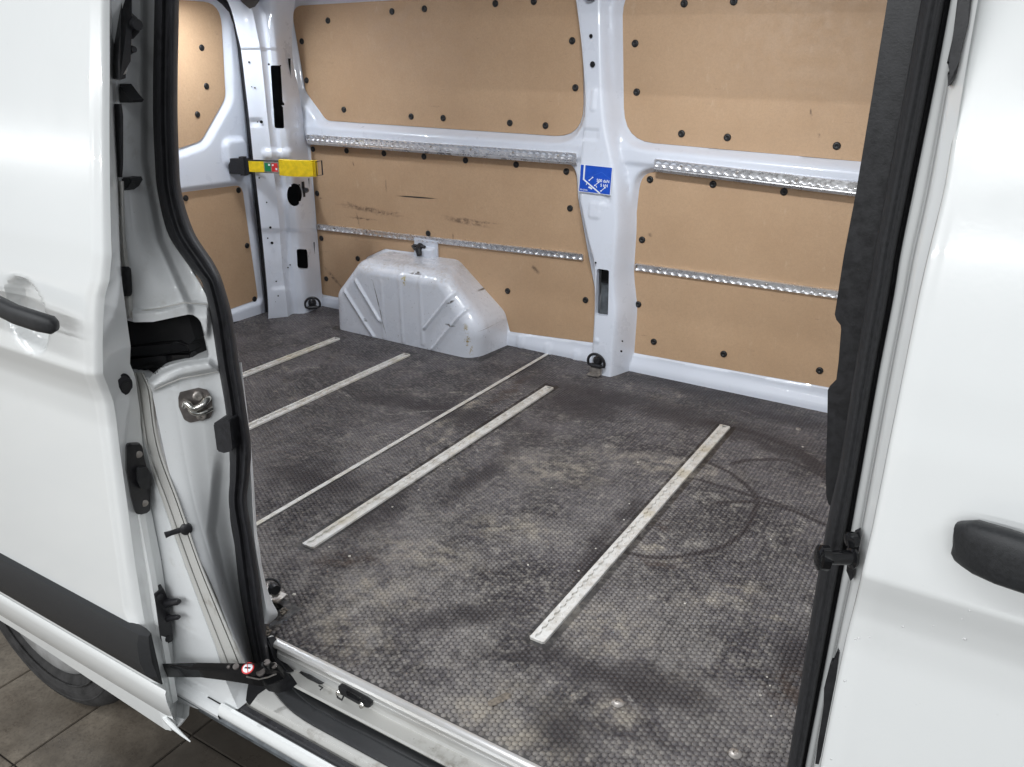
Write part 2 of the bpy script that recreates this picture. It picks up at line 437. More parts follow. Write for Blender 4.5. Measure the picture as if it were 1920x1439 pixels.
def rounded(pts, seg=6):
    """2D corner list (x, y, radius) -> outline"""
    out = []; n = len(pts)
    for i in range(n):
        p = np.array(pts[i][:2], float); r = pts[i][2] if len(pts[i]) > 2 else 0
        a = np.array(pts[i - 1][:2], float) - p; b = np.array(pts[(i + 1) % n][:2], float) - p
        la, lb = np.linalg.norm(a), np.linalg.norm(b)
        if r <= 0: out.append(tuple(p)); continue
        a /= la; b /= lb
        th = math.acos(max(-1, min(1, a @ b))); dd = min(r / math.tan(th / 2), la * .49, lb * .49)
        s0, s1 = p + a * dd, p + b * dd
        for k in range(seg + 1):
            q = k / seg
            out.append(tuple((1 - q) ** 2 * s0 + 2 * q * (1 - q) * p + q * q * s1))
    return out


def tube(path, rad, seg=10, closed=False, caps=True):
    path = [np.array(p, float) for p in path]; n = len(path); V = []; F = []
    rad = rad if isinstance(rad, (list, tuple)) else [rad] * n
    up = None
    for i in range(n):
        a = path[(i - 1) % n] if (closed or i) else path[0]
        b = path[(i + 1) % n] if (closed or i < n - 1) else path[-1]
        tdir = (b - a) / (np.linalg.norm(b - a) + 1e-12)
        if up is None:
            up = np.cross(tdir, [0.1, 0.2, 0.97]); up /= np.linalg.norm(up) + 1e-12
        up = up - tdir * (up @ tdir); up /= np.linalg.norm(up) + 1e-12
        s = np.cross(tdir, up)
        for k in range(seg):
            an = 2 * math.pi * k / seg
            V.append(path[i] + rad[i] * (math.cos(an) * up + math.sin(an) * s))
    m = n if closed else n - 1
    for i in range(m):
        for k in range(seg):
            a = i * seg + k; b = i * seg + (k + 1) % seg; j = ((i + 1) % n) * seg
            F.append((a, b, j + (k + 1) % seg, j + k))
    if caps and not closed:
        F.append(tuple(range(seg))[::-1]); F.append(tuple((n - 1) * seg + k for k in range(seg)))
    return V, F


def join(parts):
    V = []; F = []
    for v, f in parts:
        o = len(V); V += list(v); F += [tuple(i + o for i in q) for q in f]
    return V, F


def lathe(prof, c, axis=(0, -1, 0), seg=24):
    """profile (radius, height along axis)"""
    ax = Vector(axis).normalized(); q = Vector((0, 0, 1)).rotation_difference(ax)
    V = []; F = []
    for r, h in prof:
        for k in range(seg):
            a = 2 * math.pi * k / seg
            V.append(np.array(c) + np.array(q @ Vector((r * math.cos(a), r * math.sin(a), h))))
    for i in range(len(prof) - 1):
        for k in range(seg):
            F.append((i * seg + k, i * seg + (k + 1) % seg, (i + 1) * seg + (k + 1) % seg, (i + 1) * seg + k))
    F.append(tuple(range(seg))[::-1]); F.append(tuple((len(prof) - 1) * seg + k for k in range(seg)))
    return V, F


def vf(name, parts, mat, parent, **k):
    V, F = join(parts); return link(name, mesh(V, F, name), mat, parent, **k)


def each(name, parts, mat, parent, **k):      # alike pieces, one object each
    return [vf(name, [p], mat, parent, **k) for p in parts]


def cint(x, xs, ys):
    """smooth (pchip like) interpolation"""
    xs = np.array(xs, float); ys = np.array(ys, float); x = np.asarray(x, float)
    h = np.diff(xs); d = np.diff(ys) / h
    m = np.zeros(len(xs)); m[0] = d[0]; m[-1] = d[-1]
    for i in range(1, len(xs) - 1):
        m[i] = 0 if d[i - 1] * d[i] <= 0 else (h[i - 1] + h[i]) / (h[i - 1] / d[i - 1] + h[i] / d[i])
    i = np.clip(np.searchsorted(xs, x) - 1, 0, len(xs) - 2)
    s = np.clip((x - xs[i]) / h[i], 0, 1)
    return ((2 * s**3 - 3 * s**2 + 1) * ys[i] + (s**3 - 2 * s**2 + s) * h[i] * m[i]
            + (-2 * s**3 + 3 * s**2) * ys[i + 1] + (s**3 - s**2) * h[i] * m[i + 1])


def ss(x):
    x = np.clip(x, 0, 1); return x * x * (3 - 2 * x)


def sdf(poly, X, Y):
    """signed distance (negative inside) and nearest boundary point"""
    P0 = np.array(poly, float); P1 = np.roll(P0, -1, 0)
    best = np.full(X.shape, 1e9); NX = np.zeros(X.shape); NY = np.zeros(X.shape); ins = np.zeros(X.shape, bool)
    for (ax, ay), (bx, by) in zip(P0, P1):
        ex, ey = bx - ax, by - ay
        tt = np.clip(((X - ax) * ex + (Y - ay) * ey) / (ex * ex + ey * ey + 1e-18), 0, 1)
        qx, qy = ax + tt * ex, ay + tt * ey
        d = np.hypot(X - qx, Y - qy); mk = d < best
        best = np.where(mk, d, best); NX = np.where(mk, qx, NX); NY = np.where(mk, qy, NY)
        if ay != by:
            cr = ((ay > Y) != (by > Y)) & (X < ex * (Y - ay) / (by - ay) + ax)
            ins ^= cr
    return np.where(ins, -best, best), NX, NY


def sheet(name, A, B, fn, mat, parent, holes=(), lip=None, label=None, sharp=50):
    """surface over a parameter grid A, B with clean-edged openings; fn(A, B) -> xyz.
    lip: vector; every opening gets a folded edge running back by it"""
    A = A.copy(); B = B.copy(); cell = max(abs(A[0, 1] - A[0, 0]), abs(B[1, 0] - B[0, 0]))
    nr, nc = A.shape
    cut = np.zeros((nr - 1, nc - 1), bool)
    for h in holes:
        d, qx, qy = sdf(h, A, B)
        mk = np.abs(d) < cell * 0.62
        A = np.where(mk, qx, A); B = np.where(mk, qy, B)
        ca = (A[:-1, :-1] + A[1:, :-1] + A[:-1, 1:] + A[1:, 1:]) / 4; cb = (B[:-1, :-1] + B[1:, :-1] + B[:-1, 1:] + B[1:, 1:]) / 4
        cut |= sdf(h, ca, cb)[0] < 0
    X = fn(A, B).reshape(-1, 3)
    idx = np.arange(nr * nc).reshape(nr, nc)
    q = np.stack([idx[:-1, :-1], idx[:-1, 1:], idx[1:, 1:], idx[1:, :-1]], -1)[~cut]
    V = X.tolist(); F = q.tolist()
    if lip is not None:
        for h in holes:
            hp = np.array(h); pts = fn(hp[:, 0], hp[:, 1]); o = len(V); n = len(hp)
            V += pts.tolist() + (pts + np.array(lip)).tolist()
            F += [[o + i, o + (i + 1) % n, o + n + (i + 1) % n, o + n + i] for i in range(n)]
    return link(name, mesh(V, F, name), mat, parent, label=label, sharp=sharp)


def rowloft(name, vs, cols, mat, parent, dv=7.0, sub=4, holes=(), lip=None, label=None, sharp=50, extra=None):
    """cols: list of (u values at vs, depth y or list of depths at vs)"""
    V1 = np.arange(vs[0], vs[-1] + 0.01, dv)
    U = []; Y = []
    for us, ys in cols:
        U.append(cint(V1, vs, us)); Y.append(cint(V1, vs, ys) if isinstance(ys, (list, tuple)) else np.full(len(V1), float(ys)))
    U = np.array(U).T; Y = np.array(Y).T
    k = np.arange(len(cols)); kk = np.linspace(0, len(cols) - 1, (len(cols) - 1) * sub + 1)
    U2 = np.array([np.interp(kk, k, r) for r in U]); Y2 = np.array([cint(kk, k, r) for r in Y])
    VV = np.repeat(V1[:, None], len(kk), 1)
    A = U2.copy(); B = VV.copy()
    nr, nc = A.shape; cut = np.zeros((nr - 1, nc - 1), bool)
    du = np.median(np.abs(np.diff(A, axis=1))); cell = max(dv, du)

    def depth(a, b):      # interpolate depth at any picture point of the surface
        out = np.zeros(len(a))
        for i in range(len(a)):
            us = [float(cint(b[i], vs, c[0])) for c in cols]
            ys = [float(cint(b[i], vs, c[1])) if isinstance(c[1], (list, tuple)) else c[1] for c in cols]
            out[i] = np.interp(a[i], us, ys)
        return out
    for h in holes:
        d, qx, qy = sdf(h, A, B)
        mk = np.abs(d) < cell * 0.6
        A = np.where(mk, qx, A); B = np.where(mk, qy, B)
        ca = (A[:-1, :-1] + A[1:, :-1] + A[:-1, 1:] + A[1:, 1:]) / 4; cb = (B[:-1, :-1] + B[1:, :-1] + B[:-1, 1:] + B[1:, 1:]) / 4
        cut |= sdf(h, ca, cb)[0] < 0
    if extra is not None: Y2 = Y2 + extra(A, B)
    X = PA(A, B, Y2).reshape(-1, 3)
    idx = np.arange(nr * nc).reshape(nr, nc)
    F = np.stack([idx[:-1, :-1], idx[:-1, 1:], idx[1:, 1:], idx[1:, :-1]], -1)[~cut].tolist()
    V = X.tolist()
    if lip is not None:
        for h in holes:
            hp = np.array(h, float); yy = depth(hp[:, 0], hp[:, 1]); pts = PA(hp[:, 0], hp[:, 1], yy); o = len(V); n = len(hp)
            V += pts.tolist() + (pts + np.array(lip)).tolist()
            F += [[o + i, o + (i + 1) % n, o + n + (i + 1) % n, o + n + i] for i in range(n)]
    return link(name, mesh(V, F, name), mat, parent, label=label, sharp=sharp)


def prism_px(name, pts, y, dvec, mat, parent, bev=0.0, label=None, corner=0):
    if corner: pts = rounded([(p[0], p[1], p[2] if len(p) > 2 else corner) for p in pts])
    bm = bmesh.new(); add_prism(bm, [P(p[0], p[1], y) for p in pts], dvec, bev)
    return link(name, from_bm(bm, name), mat, parent, label=label)


def disc_px(u, v, y, r, h, axis=(0, -1, 0), seg=14):
    return lathe([(r, 0), (r, h * .5), (r * .75, h * .9), (r * .3, h)], P(u, v, y), axis, seg)


# ------------------------------------------------------------------ van root
van = bpy.data.objects.new('panel_van', None); COL.objects.link(van)
van['label'] = 'white panel van seen through its open side door into the lined load area'
van['category'] = 'van'
W = 1.70

# ---- far side wall ------------------------------------------------
UL = rounded([(-1.515, 1.187, .05), (-.26, 1.215, .09), (-.235, .772, .10), (-1.37, .772, .05), (-1.472, .878, .05)])
UR = rounded([(-.125, 1.215, .07), (.93, 1.215, .08), (.93, .752, .05), (-.088, .772, .11)])
LL = rounded([(-1.467, .674, .004), (-.258, .690, .07), (-.246, .577, .05), (-.200, .399, .05), (-.160, .25, .05), (-.150, .072, .004), (-.508, .050, .004),
              (-.530, .120, .03), (-.735, .275, .03), (-.800, .293, .02), (-.835, .293, .004), (-.835, .338, .004), (-.945, .338, .004), (-.950, .297, .004),
              (-1.10, .293, .04), (-1.20, .245, .04), (-1.36, .048, .02), (-1.464, .046, .004)])
LR = rounded([(-.022, .683, .06), (.93, .672, .03), (.93, .084, .01), (-.010, .064, .004), (-.032, .45, .1)])
zt = [0.0, .2, .37, .46, .61, .70, .85, 1.0, 1.18, 1.3]


def at_y(u, v, z):
    y = 1.585 + .045 * z
    return P(u, v, y)[0]


XL = [at_y(1107, 690, 0), at_y(1112, 600, .2), at_y(1112, 505, .37), at_y(1100, 455, .46), at_y(1085, 365, .61), at_y(1087, 300, .70),
      at_y(1096, 200, .85), at_y(1092, 110, 1.0), at_y(1078, 10, 1.18), at_y(1062, -60, 1.3)]
XR = [at_y(1152, 690, 0), at_y(1160, 600, .2), at_y(1156, 505, .37), at_y(1160, 455, .46), at_y(1162, 365, .61), at_y(1156, 300, .70),
      at_y(1139, 190, .85), at_y(1134, 100, 1.0), at_y(1130, 10, 1.18), at_y(1128, -60, 1.3)]
step = .0055
GX, GZ = np.meshgrid(np.arange(-1.53, .955, step), np.arange(-.01, 1.33, step))


def rbox(X, Z, cx, cz, hx, hz, r):
    qx = np.abs(X - cx) - hx + r; qz = np.abs(Z - cz) - hz + r
    return np.hypot(np.maximum(qx, 0), np.maximum(qz, 0)) + np.minimum(np.maximum(qx, qz), 0) - r


GX = GX + (cint(GZ, zt, XL) - float(np.mean(XL))) * np.exp(-((GX - float(np.mean(XL))) / .22)**2)


def wall_fn(X, Z):
    du1 = sdf(UL, X, Z)[0]; du2 = sdf(UR, X, Z)[0]; dl1 = sdf(LL, X, Z)[0]; dl2 = sdf(LR, X, Z)[0]
    hu = .034 * ss((np.minimum(du1, du2) + .002) / .030)
    hl = .034 * ss((np.minimum(dl1, dl2) + .004) / .022)
    h = np.minimum(hu, hl)
    h = h + .010 * ss((Z - .695) / .02) * ss((.775 - Z) / .03) * (h > .001)
    h = np.where(Z < .075, np.minimum(h, .012 + .012 * ss((.06 - Z) / .05)), h)
    # B pillar: thick towards the floor, tapering to the roof
    xl = cint(Z, zt, XL); xr = cint(Z, zt, XR); Hp = W - (1.585 + .045 * Z)
    hp = Hp * ss((X - xl + .012) / .014) * ss((xr + .030 - X) / .050)
    flange = .034 * ss((X - xl + .01) / .01) * ss((.0 - X) / .03)
    h = np.maximum(h, hp)
    h = h + .05 * ss((Z - 1.205) / .08)
    # pressed details
    for u, v, wx, wz, r, a in ((1112, 187, .008, .035, .006, .004), (1106, 253, .028, .017, .008, -.004), (1114, 395, .020, .026, .008, .004),
                               (1136, 377, .013, .013, .012, -.005), (1118, 640, .006, .008, .005, .004)):
        z0 = P(u, v, 1.60)[2]; c = P(u, v, 1.585 + .045 * z0)
        h = h + a * ss(-rbox(X, Z, c[0], c[2], wx, wz, r) / .005 + .5)
    for u, v in ((1030, 655), (1082, 668), (978, 640)):
        c = P(u, v, 1.69); h = h + .005 * ss(-rbox(X, Z, c[0], c[2], .014, .026, .013) / .006 + .5)
    return np.stack([X, W + .004 - h, Z], -1)


def on_pillar(u, v):
    c = P(u, v, 1.60)
    for _ in range(3): c = P(u, v, 1.585 + .045 * c[2] - .004)
    return c


def on_wall(u, v):                # where a sight line meets the far wall surface
    y = 1.70
    for _ in range(6):
        c = P(u, v, y); y = float(wall_fn(np.array([[c[0]]]), np.array([[c[2]]]))[0, 0, 1])
    return P(u, v, y)


slot = [on_pillar(u, v) for u, v in rounded([(1117, 505, 4), (1140, 508, 4), (1138, 595, 4), (1114, 592, 4)], 4)]
slot = [(p[0], p[2]) for p in slot]
wall = sheet('side_wall', GX, GZ, wall_fn, 'white_in', van, holes=[slot], lip=(0, .02, 0))
cs = np.array(slot).mean(0)
bm = bmesh.new()
add_box(bm, (cs[0] - .03, 1.66, cs[1] - .10), (cs[0] + .03, 1.665, cs[1] + .10))
link('cavity', from_bm(bm), 'cav', wall)
bm = bmesh.new(); add_box(bm, (cs[0] - .03, 1.652, cs[1] + .02), (cs[0] + .03, 1.655, cs[1] + .10)); link('cavity', from_bm(bm), 'void', wall)
hl = [disc_px(u, v, on_pillar(u, v)[1] + .0002, r, .0012, seg=12) for u, v, r in
      ((1108, 68, .006), (1111, 121, .009), (1117, 493, .0035), (1167, 640, .003), (1165, 659, .004))]
each('hole', hl, 'void', wall)


# hardboard panels and their screw caps
def board(poly, y, caps, mirror=None, axis='y', capr=.0112, label=None, corner=None):
    bm = bmesh.new()
    if axis == 'y':
        pts = [(p[0], y, p[1]) for p in poly]; add_prism(bm, pts, (0, .004, 0), .0012, 1)
    else:
        pts = [(y, p[0], p[1]) for p in poly]; add_prism(bm, pts, (-.004, 0, 0), .0012, 1)
    b = link('hardboard_panel', from_bm(bm), 'ply', van, label=label)
    me0 = None
    for i, (u, v) in enumerate(caps):
        if me0 is None:
            V, F = lathe([(capr, 0), (capr, .0022), (capr * .8, .0042), (capr * .35, .0050), (capr * .3, .0036)], (0, 0, 0), (0, -1, 0) if axis == 'y' else (1, 0, 0), 16)
            me0 = mesh(V, F, 'screw_cap'); me0.materials.append(M['cap'])
            me0.polygons.foreach_set('use_smooth', [True] * len(me0.polygons))
        o = bpy.data.objects.new('screw_cap', me0); COL.objects.link(o); o.parent = b
        o.location = P(u, v, y) if axis == 'y' else Px(u, v, y)
    return b


board(UL, W - .002, [(615, 39), (735, 22), (796, 17), (929, 7), (1001, 3), (1073, 77), (1079, 165), (1023, 236), (956, 231), (831, 222), (771, 219),
                     (645, 206), (575, 151), (566, 78)], label='tan hardboard panel filling the upper rear window opening')
board(UR, W - .002, [(1283, 7), (1376, 3), (1191, 82), (1194, 173), (1278, 251), (1364, 258), (1569, 274)], label='tan hardboard panel filling the upper front window opening')
board(LL, W - .003, [(587, 280), (650, 283), (720, 288), (795, 294), (873, 301), (968, 309), (1062, 322), (1069, 391), (1098, 563), (952, 546),
                     (671, 485), (612, 523), (603, 447), (595, 363), (803, 438)], label='scuffed tan hardboard panel cut around the wheel arch')
board(LR, W - .003, [(1219, 337), (1337, 346), (1470, 360), (1204, 450), (1197, 571), (1226, 641), (1357, 664), (1537, 695)],
      label='tan hardboard panel below the front wall rail')


# ---- lashing rails -----------------------------------------------
def track(length, width, pitch=.025, slotw=.0048, rad=.0095, top=.0035, deep=.0035, lipw=0.0, ns=12):
    """slotted rail along +x, centred on y=0, top at z=top, scalloped slot down to z=-deep+top"""
    n = int(length / pitch); V = []; F = []
    s = np.linspace(0.004, length - .004, n * ns)
    hw = np.maximum(slotw, np.sqrt(np.maximum(0, rad**2 - ((s % pitch) - pitch / 2)**2)))
    N = len(s)
    rows = [(-width / 2, 0), (-width / 2 + .0006, top - .0006), (-width / 2 + .0015, top), None, None]
    for sgn in (-1, 1):
        o = len(V)
        for i in range(N):
            V += [(s[i], sgn * width / 2, 0), (s[i], sgn * (width / 2 - .0008), top * .8), (s[i], sgn * (width / 2 - .002), top),
                  (s[i], sgn * hw[i], top), (s[i], sgn * (hw[i] - .0004), top - deep)]
        for i in range(N - 1):
            for k in range(4):
                a = o + i * 5 + k; F.append((a, a + 1, a + 6, a + 5) if sgn < 0 else (a, a + 5, a + 6, a + 1))
    o = len(V); cz = top - deep + .0002
    for i in range(N): V += [(s[i], -rad, cz), (s[i], rad, cz)]
    for i in range(N - 1): F.append((o + 2 * i, o + 2 * i + 2, o + 2 * i + 3, o + 2 * i + 1))
    for x0, x1 in ((0, .0042), (length - .0042, length)):       # closed ends
        o = len(V); e = width / 2 - .004
        xa, xb = (x0, x1)
        if x0 == 0: prof = [(xa + .004, -width / 2), (xa, -e), (xa, e), (xa + .004, width / 2)]; inner = xb
        else: prof = [(xb - .004, -width / 2), (xb, -e), (xb, e), (xb - .004, width / 2)]; inner = xa
        V += [(p[0], p[1], top) for p in prof] + [(p[0], p[1], 0) for p in prof]
        F.append((o, o + 1, o + 2, o + 3)); F += [(o + k, o + 4 + k, o + 5 + k, o + 1 + k) for k in range(3)]
    return V, F


def place(VF, M4):
    return [tuple(M4 @ Vector(tuple(v))) for v in VF[0]], VF[1]


def wall_rail(p0, p1, y, width, flange, label):
    L = float(np.linalg.norm(np.array(p1) - np.array(p0)))
    V, F = track(L, width, .025, .0050, .0105, .009, .008)
    ang = math.atan2(p1[2] - p0[2], p1[0] - p0[0])
    # local x along the rail, local z out of the wall (-y), local y up
    m = Matrix.Translation((p0[0], y, p0[2])) @ Matrix.Rotation(-ang, 4, 'Y') @ Matrix.Rotation(math.radians(90), 4, 'X')
    parts = [place((V, F), m)]
    if flange:      # lower stepped edge of the profile
        bm = bmesh.new()
        prof = [(-width / 2, 0), (-width / 2, .007), (-width / 2 - .004, .0075), (-width / 2 - .012, .0035), (-width / 2 - .013, 0)]
        V2 = []; F2 = []
        for x in (0, L):
            V2 += [(x, a, b) for a, b in prof]
        n = len(prof)
        F2 = [(i, i + 1, n + i + 1, n + i) for i in range(n - 1)] + [tuple(range(n))[::-1], tuple(n + i for i in range(n))]
        bm.free(); parts.append(place((V2, F2), m))
    o = vf('wall_rail', parts, 'alu', van, label=label, sharp=25)
    rv = []
    for k in range(3, int(L / .025) - 1, 7):
        c = m @ Vector((k * .025 + .0125, 0, .0012))
        rv.append(lathe([(.0042, 0), (.0042, .003), (.002, .0045)], np.array(c), (0, -1, 0), 10))
    each('rivet', rv, 'steel', o)
    return o


wall_rail(P(576, 258, 1.66), P(1082, 295, 1.66), 1.662, .027, True, 'dimpled aluminium rail under the upper rear panel')
wall_rail(P(595, 426, 1.688), P(1093, 483, 1.688), W - .004, .024, False, 'dimpled aluminium rail above the wheel arch')
wall_rail(P(1228, 306, 1.66), P(1700, 362, 1.66), 1.662, .028, True, 'dimpled aluminium rail under the upper front panel')
wall_rail(P(1190, 501, 1.688), P(1700, 571, 1.688), W - .004, .025, False, 'dimpled aluminium rail across the lower front panel')

# ---- wheel arch ---------------------------------------------------
def arch_line(c_):
    o = np.array(rounded(c_, 10)); k = np.linspace(0, 1, len(o)); L = np.r_[0, np.cumsum(np.hypot(*np.diff(o, axis=0).T))]
    return o, L / L[-1]


o_w, L_w = arch_line([(-1.200, .0), (-1.196, .150, .06), (-1.085, .288, .05), (-.745, .296, .06), (-.528, .120, .06), (-.506, .0)])
o_f, L_f = arch_line([(-1.195, .0), (-1.190, .150, .06), (-1.065, .290, .06), (-.655, .292, .09), (-.500, .120, .09), (-.525, .0)])
NT_ = 220
tt = np.linspace(0, 1, NT_); kk_ = np.interp(tt, L_w, np.arange(len(L_w)))
out0 = np.stack([np.interp(kk_, np.arange(len(o_w)), o_w[:, i]) for i in (0, 1)], -1)
out1 = np.stack([np.interp(kk_, np.arange(len(o_f)), o_f[:, i]) for i in (0, 1)], -1)
tan = np.gradient(out1, axis=0); tan /= np.linalg.norm(tan, axis=1)[:, None]
nrm = np.stack([tan[:, 1], -tan[:, 0]], -1)       # inward
k_ = np.hanning(31); k_ /= k_.sum()
nrm = np.stack([np.convolve(np.pad(nrm[:, i], 15, 'edge'), k_, 'valid') for i in (0, 1)], -1)
right = ss((out0[:, 0] + .80) / .25)
ribs = [((647, 546), (701, 631)), ((668, 527), (712, 601)), ((715, 529), (720, 633)), ((748, 516), (756, 641)), ((786, 518), (793, 645)),
        ((866, 528), (797, 615)), ((897, 548), (811, 655))]
ribs = [((P(a[0], a[1], 1.475)[0], P(a[0], a[1], 1.475)[2]), (P(b[0], b[1], 1.475)[0], P(b[0], b[1], 1.475)[2])) for a, b in ribs]
rings = []
for q in np.linspace(0, 1, 14): rings.append((0.0, 1.705 - q * .165))
fr = .046
for a in np.linspace(0, math.pi / 2, 14)[1:]: rings.append((fr * (1 - math.cos(a)), 1.54 - .065 * math.sin(a)))
grid = []
for off, y in rings:
    lf = min(1.0, (1.705 - y) / .20)
    o2 = out0 * (1 - lf) + out1 * lf + nrm * (off * (1 + .25 * right))[:, None]
    o2[:, 1] = np.maximum(o2[:, 1], 0) * 1.0
    o2[0, 1] = o2[-1, 1] = 0
    grid.append(np.stack([o2[:, 0], np.full(NT_, y), o2[:, 1]], -1))
last = grid[-1]
for q in np.linspace(0, 1, 46)[1:]:
    g = last.copy(); cxm = -.86
    g[:, 0] = last[:, 0] * (1 - q) + (cxm + (last[:, 0] - cxm) * .15) * q
    g[:, 2] = last[:, 2] * (1 - q)
    grid.append(g)
G = np.array(grid)
dd = np.zeros(G.shape[:2])
for i, (a, b) in enumerate(ribs):
    ax, az = a; bx, bz = b; ex, ez = bx - ax, bz - az
    s = np.clip(((G[..., 0] - ax) * ex + (G[..., 2] - az) * ez) / (ex * ex + ez * ez), 0, 1)
    d = np.hypot(G[..., 0] - ax - s * ex, G[..., 2] - az - s * ez)
    wdt = .010 if i in (0, 1, 5, 6) else .012
    amp = .0085 if i in (0, 1, 5, 6) else .0035
    dd += amp * (1 - ss(d / wdt))
dd = np.where(np.arange(G.shape[0])[:, None] > 14, dd, 0)
G[..., 1] -= dd
nr, nc = G.shape[:2]; idx = np.arange(nr * nc).reshape(nr, nc)
F = np.stack([idx[:-1, :-1], idx[1:, :-1], idx[1:, 1:], idx[:-1, 1:]], -1).reshape(-1, 4).tolist()
arch = link('wheel_arch_cover', mesh(G.reshape(-1, 3).tolist(), F), 'arch', van, sharp=60)
# flange round the arch on the wall, hook above it
bm = bmesh.new()
add_box(bm, (-.9455, 1.688, .284), (-.8345, 1.6975, .358), .0015)
link('mounting_plate', from_bm(bm), 'white_in', van)
c = P(786, 462, 1.675)
hk = [tube([c + (-.028, 0, 0), c + (.028, 0, .0)], .006, 10), tube([c + (0, .01, .0), c + (.004, -.012, -.012), c + (.010, -.012, -.034)], [.014, .013, .010], 12),
      tube([c + (-.030, -.004, -.002), c + (-.012, -.012, -.012), c + (.012, -.014, -.015)], .005, 8)]
vf('belt_anchor_hook', hk, 'plastic', van)

# ---- load floor ---------------------------------------------------
fpoly = [(-.045, .012), (.965, .012), (.965, 1.705), (-1.60, 1.705), (-1.60, .09), (-.055, .09)]
bm = bmesh.new(); add_prism(bm, [(p[0], p[1], 0) for p in fpoly], (0, 0, -.012), 0)
floor = link('load_floor', from_bm(bm), 'floor', van, smooth=False)
# embossed hexagonal studs: real relief, worn lower where the sheet is smooth
pt_ = .0109; rh = pt_ * math.sqrt(3) / 2
xs = np.arange(-1.58, .955, rh); ys = np.arange(.022, 1.69, pt_)
CX = []; CY = []
for j, x in enumerate(xs):
    CY.append(ys + (pt_ / 2 if j % 2 else 0)); CX.append(np.full(len(ys), x))
CX = np.concatenate(CX); CY = np.concatenate(CY)


def vnoise(x, y, f, seed):
    r = np.random.RandomState(seed).rand(64, 64); X = x * f + 20; Y = y * f + 20
    i = np.floor(X).astype(int); j = np.floor(Y).astype(int); a = X - i; b = Y - j
    a = a * a * (3 - 2 * a); b = b * b * (3 - 2 * b); i %= 63; j %= 63
    return (r[i, j] * (1 - a) + r[i + 1, j] * a) * (1 - b) + (r[i, j + 1] * (1 - a) + r[i + 1, j + 1] * a) * b


wear = vnoise(CX, CY, 3.0, 1) * .5 + vnoise(CX, CY, 8, 2) * .3 + vnoise(CX, CY, 20, 3) * .2
near = 1 - ss((np.hypot(CX - .45, (CY - .45) * .9) - .35) / .9)
vis = ss((near * .70 + .30 - wear) / .30 + .45)
for cu, cv, ru in ((660, 1030, .11), (1300, 730, .34), (620, 1200, .06), (1280, 1340, .12), (990, 700, .14)):
    c = Pz(cu, cv); vis *= ss((np.hypot(CX - c[0], (CY - c[1]) * (1.0 if cu != 1300 else 2.4)) - ru * (.3 + .9 * wear)) / (ru * .9))
keep = vis > -1
for x0 in (.423, -.166, -.7585, -1.094):
    keep &= ~((np.abs(CX - x0) < .027) & (CY > .255) & (CY < 1.415))
keep &= ~(np.abs(CX + .332) < .010)
keep &= ~((CX < -.02) & (CY < .105))
keep &= ~((CX > -1.21) & (CX < -.49) & (CY > 1.465))
CX, CY, vis = CX[keep], CY[keep], vis[keep]
NS = 8
n = len(CX); ang = np.arange(NS) * 2 * math.pi / NS + math.pi / NS
hj = (.0002 + vis * (.9 + .2 * R_.rand(n)) * .0012)
r0 = pt_ * .5 * (1.10 - .11 * vis) * (1 + .03 * vis * R_.randn(n)); r1 = r0 * (1 - .13 * vis)
V = np.zeros((n, 2 * NS, 3))
for k in range(NS):
    V[:, k, 0] = CX + r0 * math.cos(ang[k]); V[:, k, 1] = CY + r0 * math.sin(ang[k]); V[:, k, 2] = .0001
    V[:, NS + k, 0] = CX + r1 * math.cos(ang[k]); V[:, NS + k, 1] = CY + r1 * math.sin(ang[k]); V[:, NS + k, 2] = .0001 + hj
base = (np.arange(n) * 2 * NS)[:, None]
top = base + np.arange(NS, 2 * NS)[None, :]
sd = np.concatenate([base + np.array([[k, (k + 1) % NS, NS + (k + 1) % NS, NS + k]]) for k in range(NS)], 0)
me = bpy.data.meshes.new('studs')
me.vertices.add(n * 2 * NS); me.vertices.foreach_set('co', V.reshape(-1))
lv = np.concatenate([top.reshape(-1), sd.reshape(-1)])
me.loops.add(len(lv)); me.loops.foreach_set('vertex_index', lv.astype(np.int32))
ls = np.concatenate([np.arange(n) * NS, n * NS + np.arange(len(sd)) * 4]).astype(np.int32)
me.polygons.add(len(ls)); me.polygons.foreach_set('loop_start', ls)
me.update(calc_edges=True); me.validate()
studs = link('embossed_studs', me, 'stud', floor, smooth=False); studs['kind'] = 'stuff'


def floor_rail(x, y0, y1, wd=.033):
    V, F = track(y1 - y0, wd, .025, .0045, .0085, .0052, .0048)
    m = Matrix.Translation((x, y0, 0)) @ Matrix.Rotation(math.radians(90), 4, 'Z')
    return vf('floor_rail', [place((V, F), m)], 'alu_floor', floor, sharp=25)


for x, y0, y1 in ((.423, .264, 1.405), (-.166, .268, 1.390), (-.7585, .268, 1.388), (-1.094, .268, 1.384)):
    floor_rail(x, y0, y1)
bm = bmesh.new(); add_box(bm, (-.339, .09, 0), (-.326, 1.69, .0022), .0006); link('joint_strip', from_bm(bm), 'alu_floor', floor)
for u, v, r in ((1158, 1320, .011), (1378, 1415, .011), (1497, 806, .008)):
    c = Pz(u, v)
    vf('floor_bolt', [lathe([(r, .0002), (r, .002), (r * .72, .0042), (r * .40, .0050), (r * .36, .0025), (r * .1, .0025)], c, (0, 0, 1), 20)], 'steel', floor)
for u, v, ang_, l in ((937, 1313, 1.15, .023),):
    c = Pz(u, v); bm = bmesh.new()
    pts = rounded([(-l, -.0075, .007), (l, -.0075, .007), (l, .0075, .007), (-l, .0075, .007)])
    add_prism(bm, [(c[0] + p[0] * math.cos(ang_) - p[1] * math.sin(ang_), c[1] + p[0] * math.sin(ang_) + p[1] * math.cos(ang_), .0020) for p in pts], (0, 0, -.0019), .0005)
    link('inset_plate', from_bm(bm), 'rust', floor)
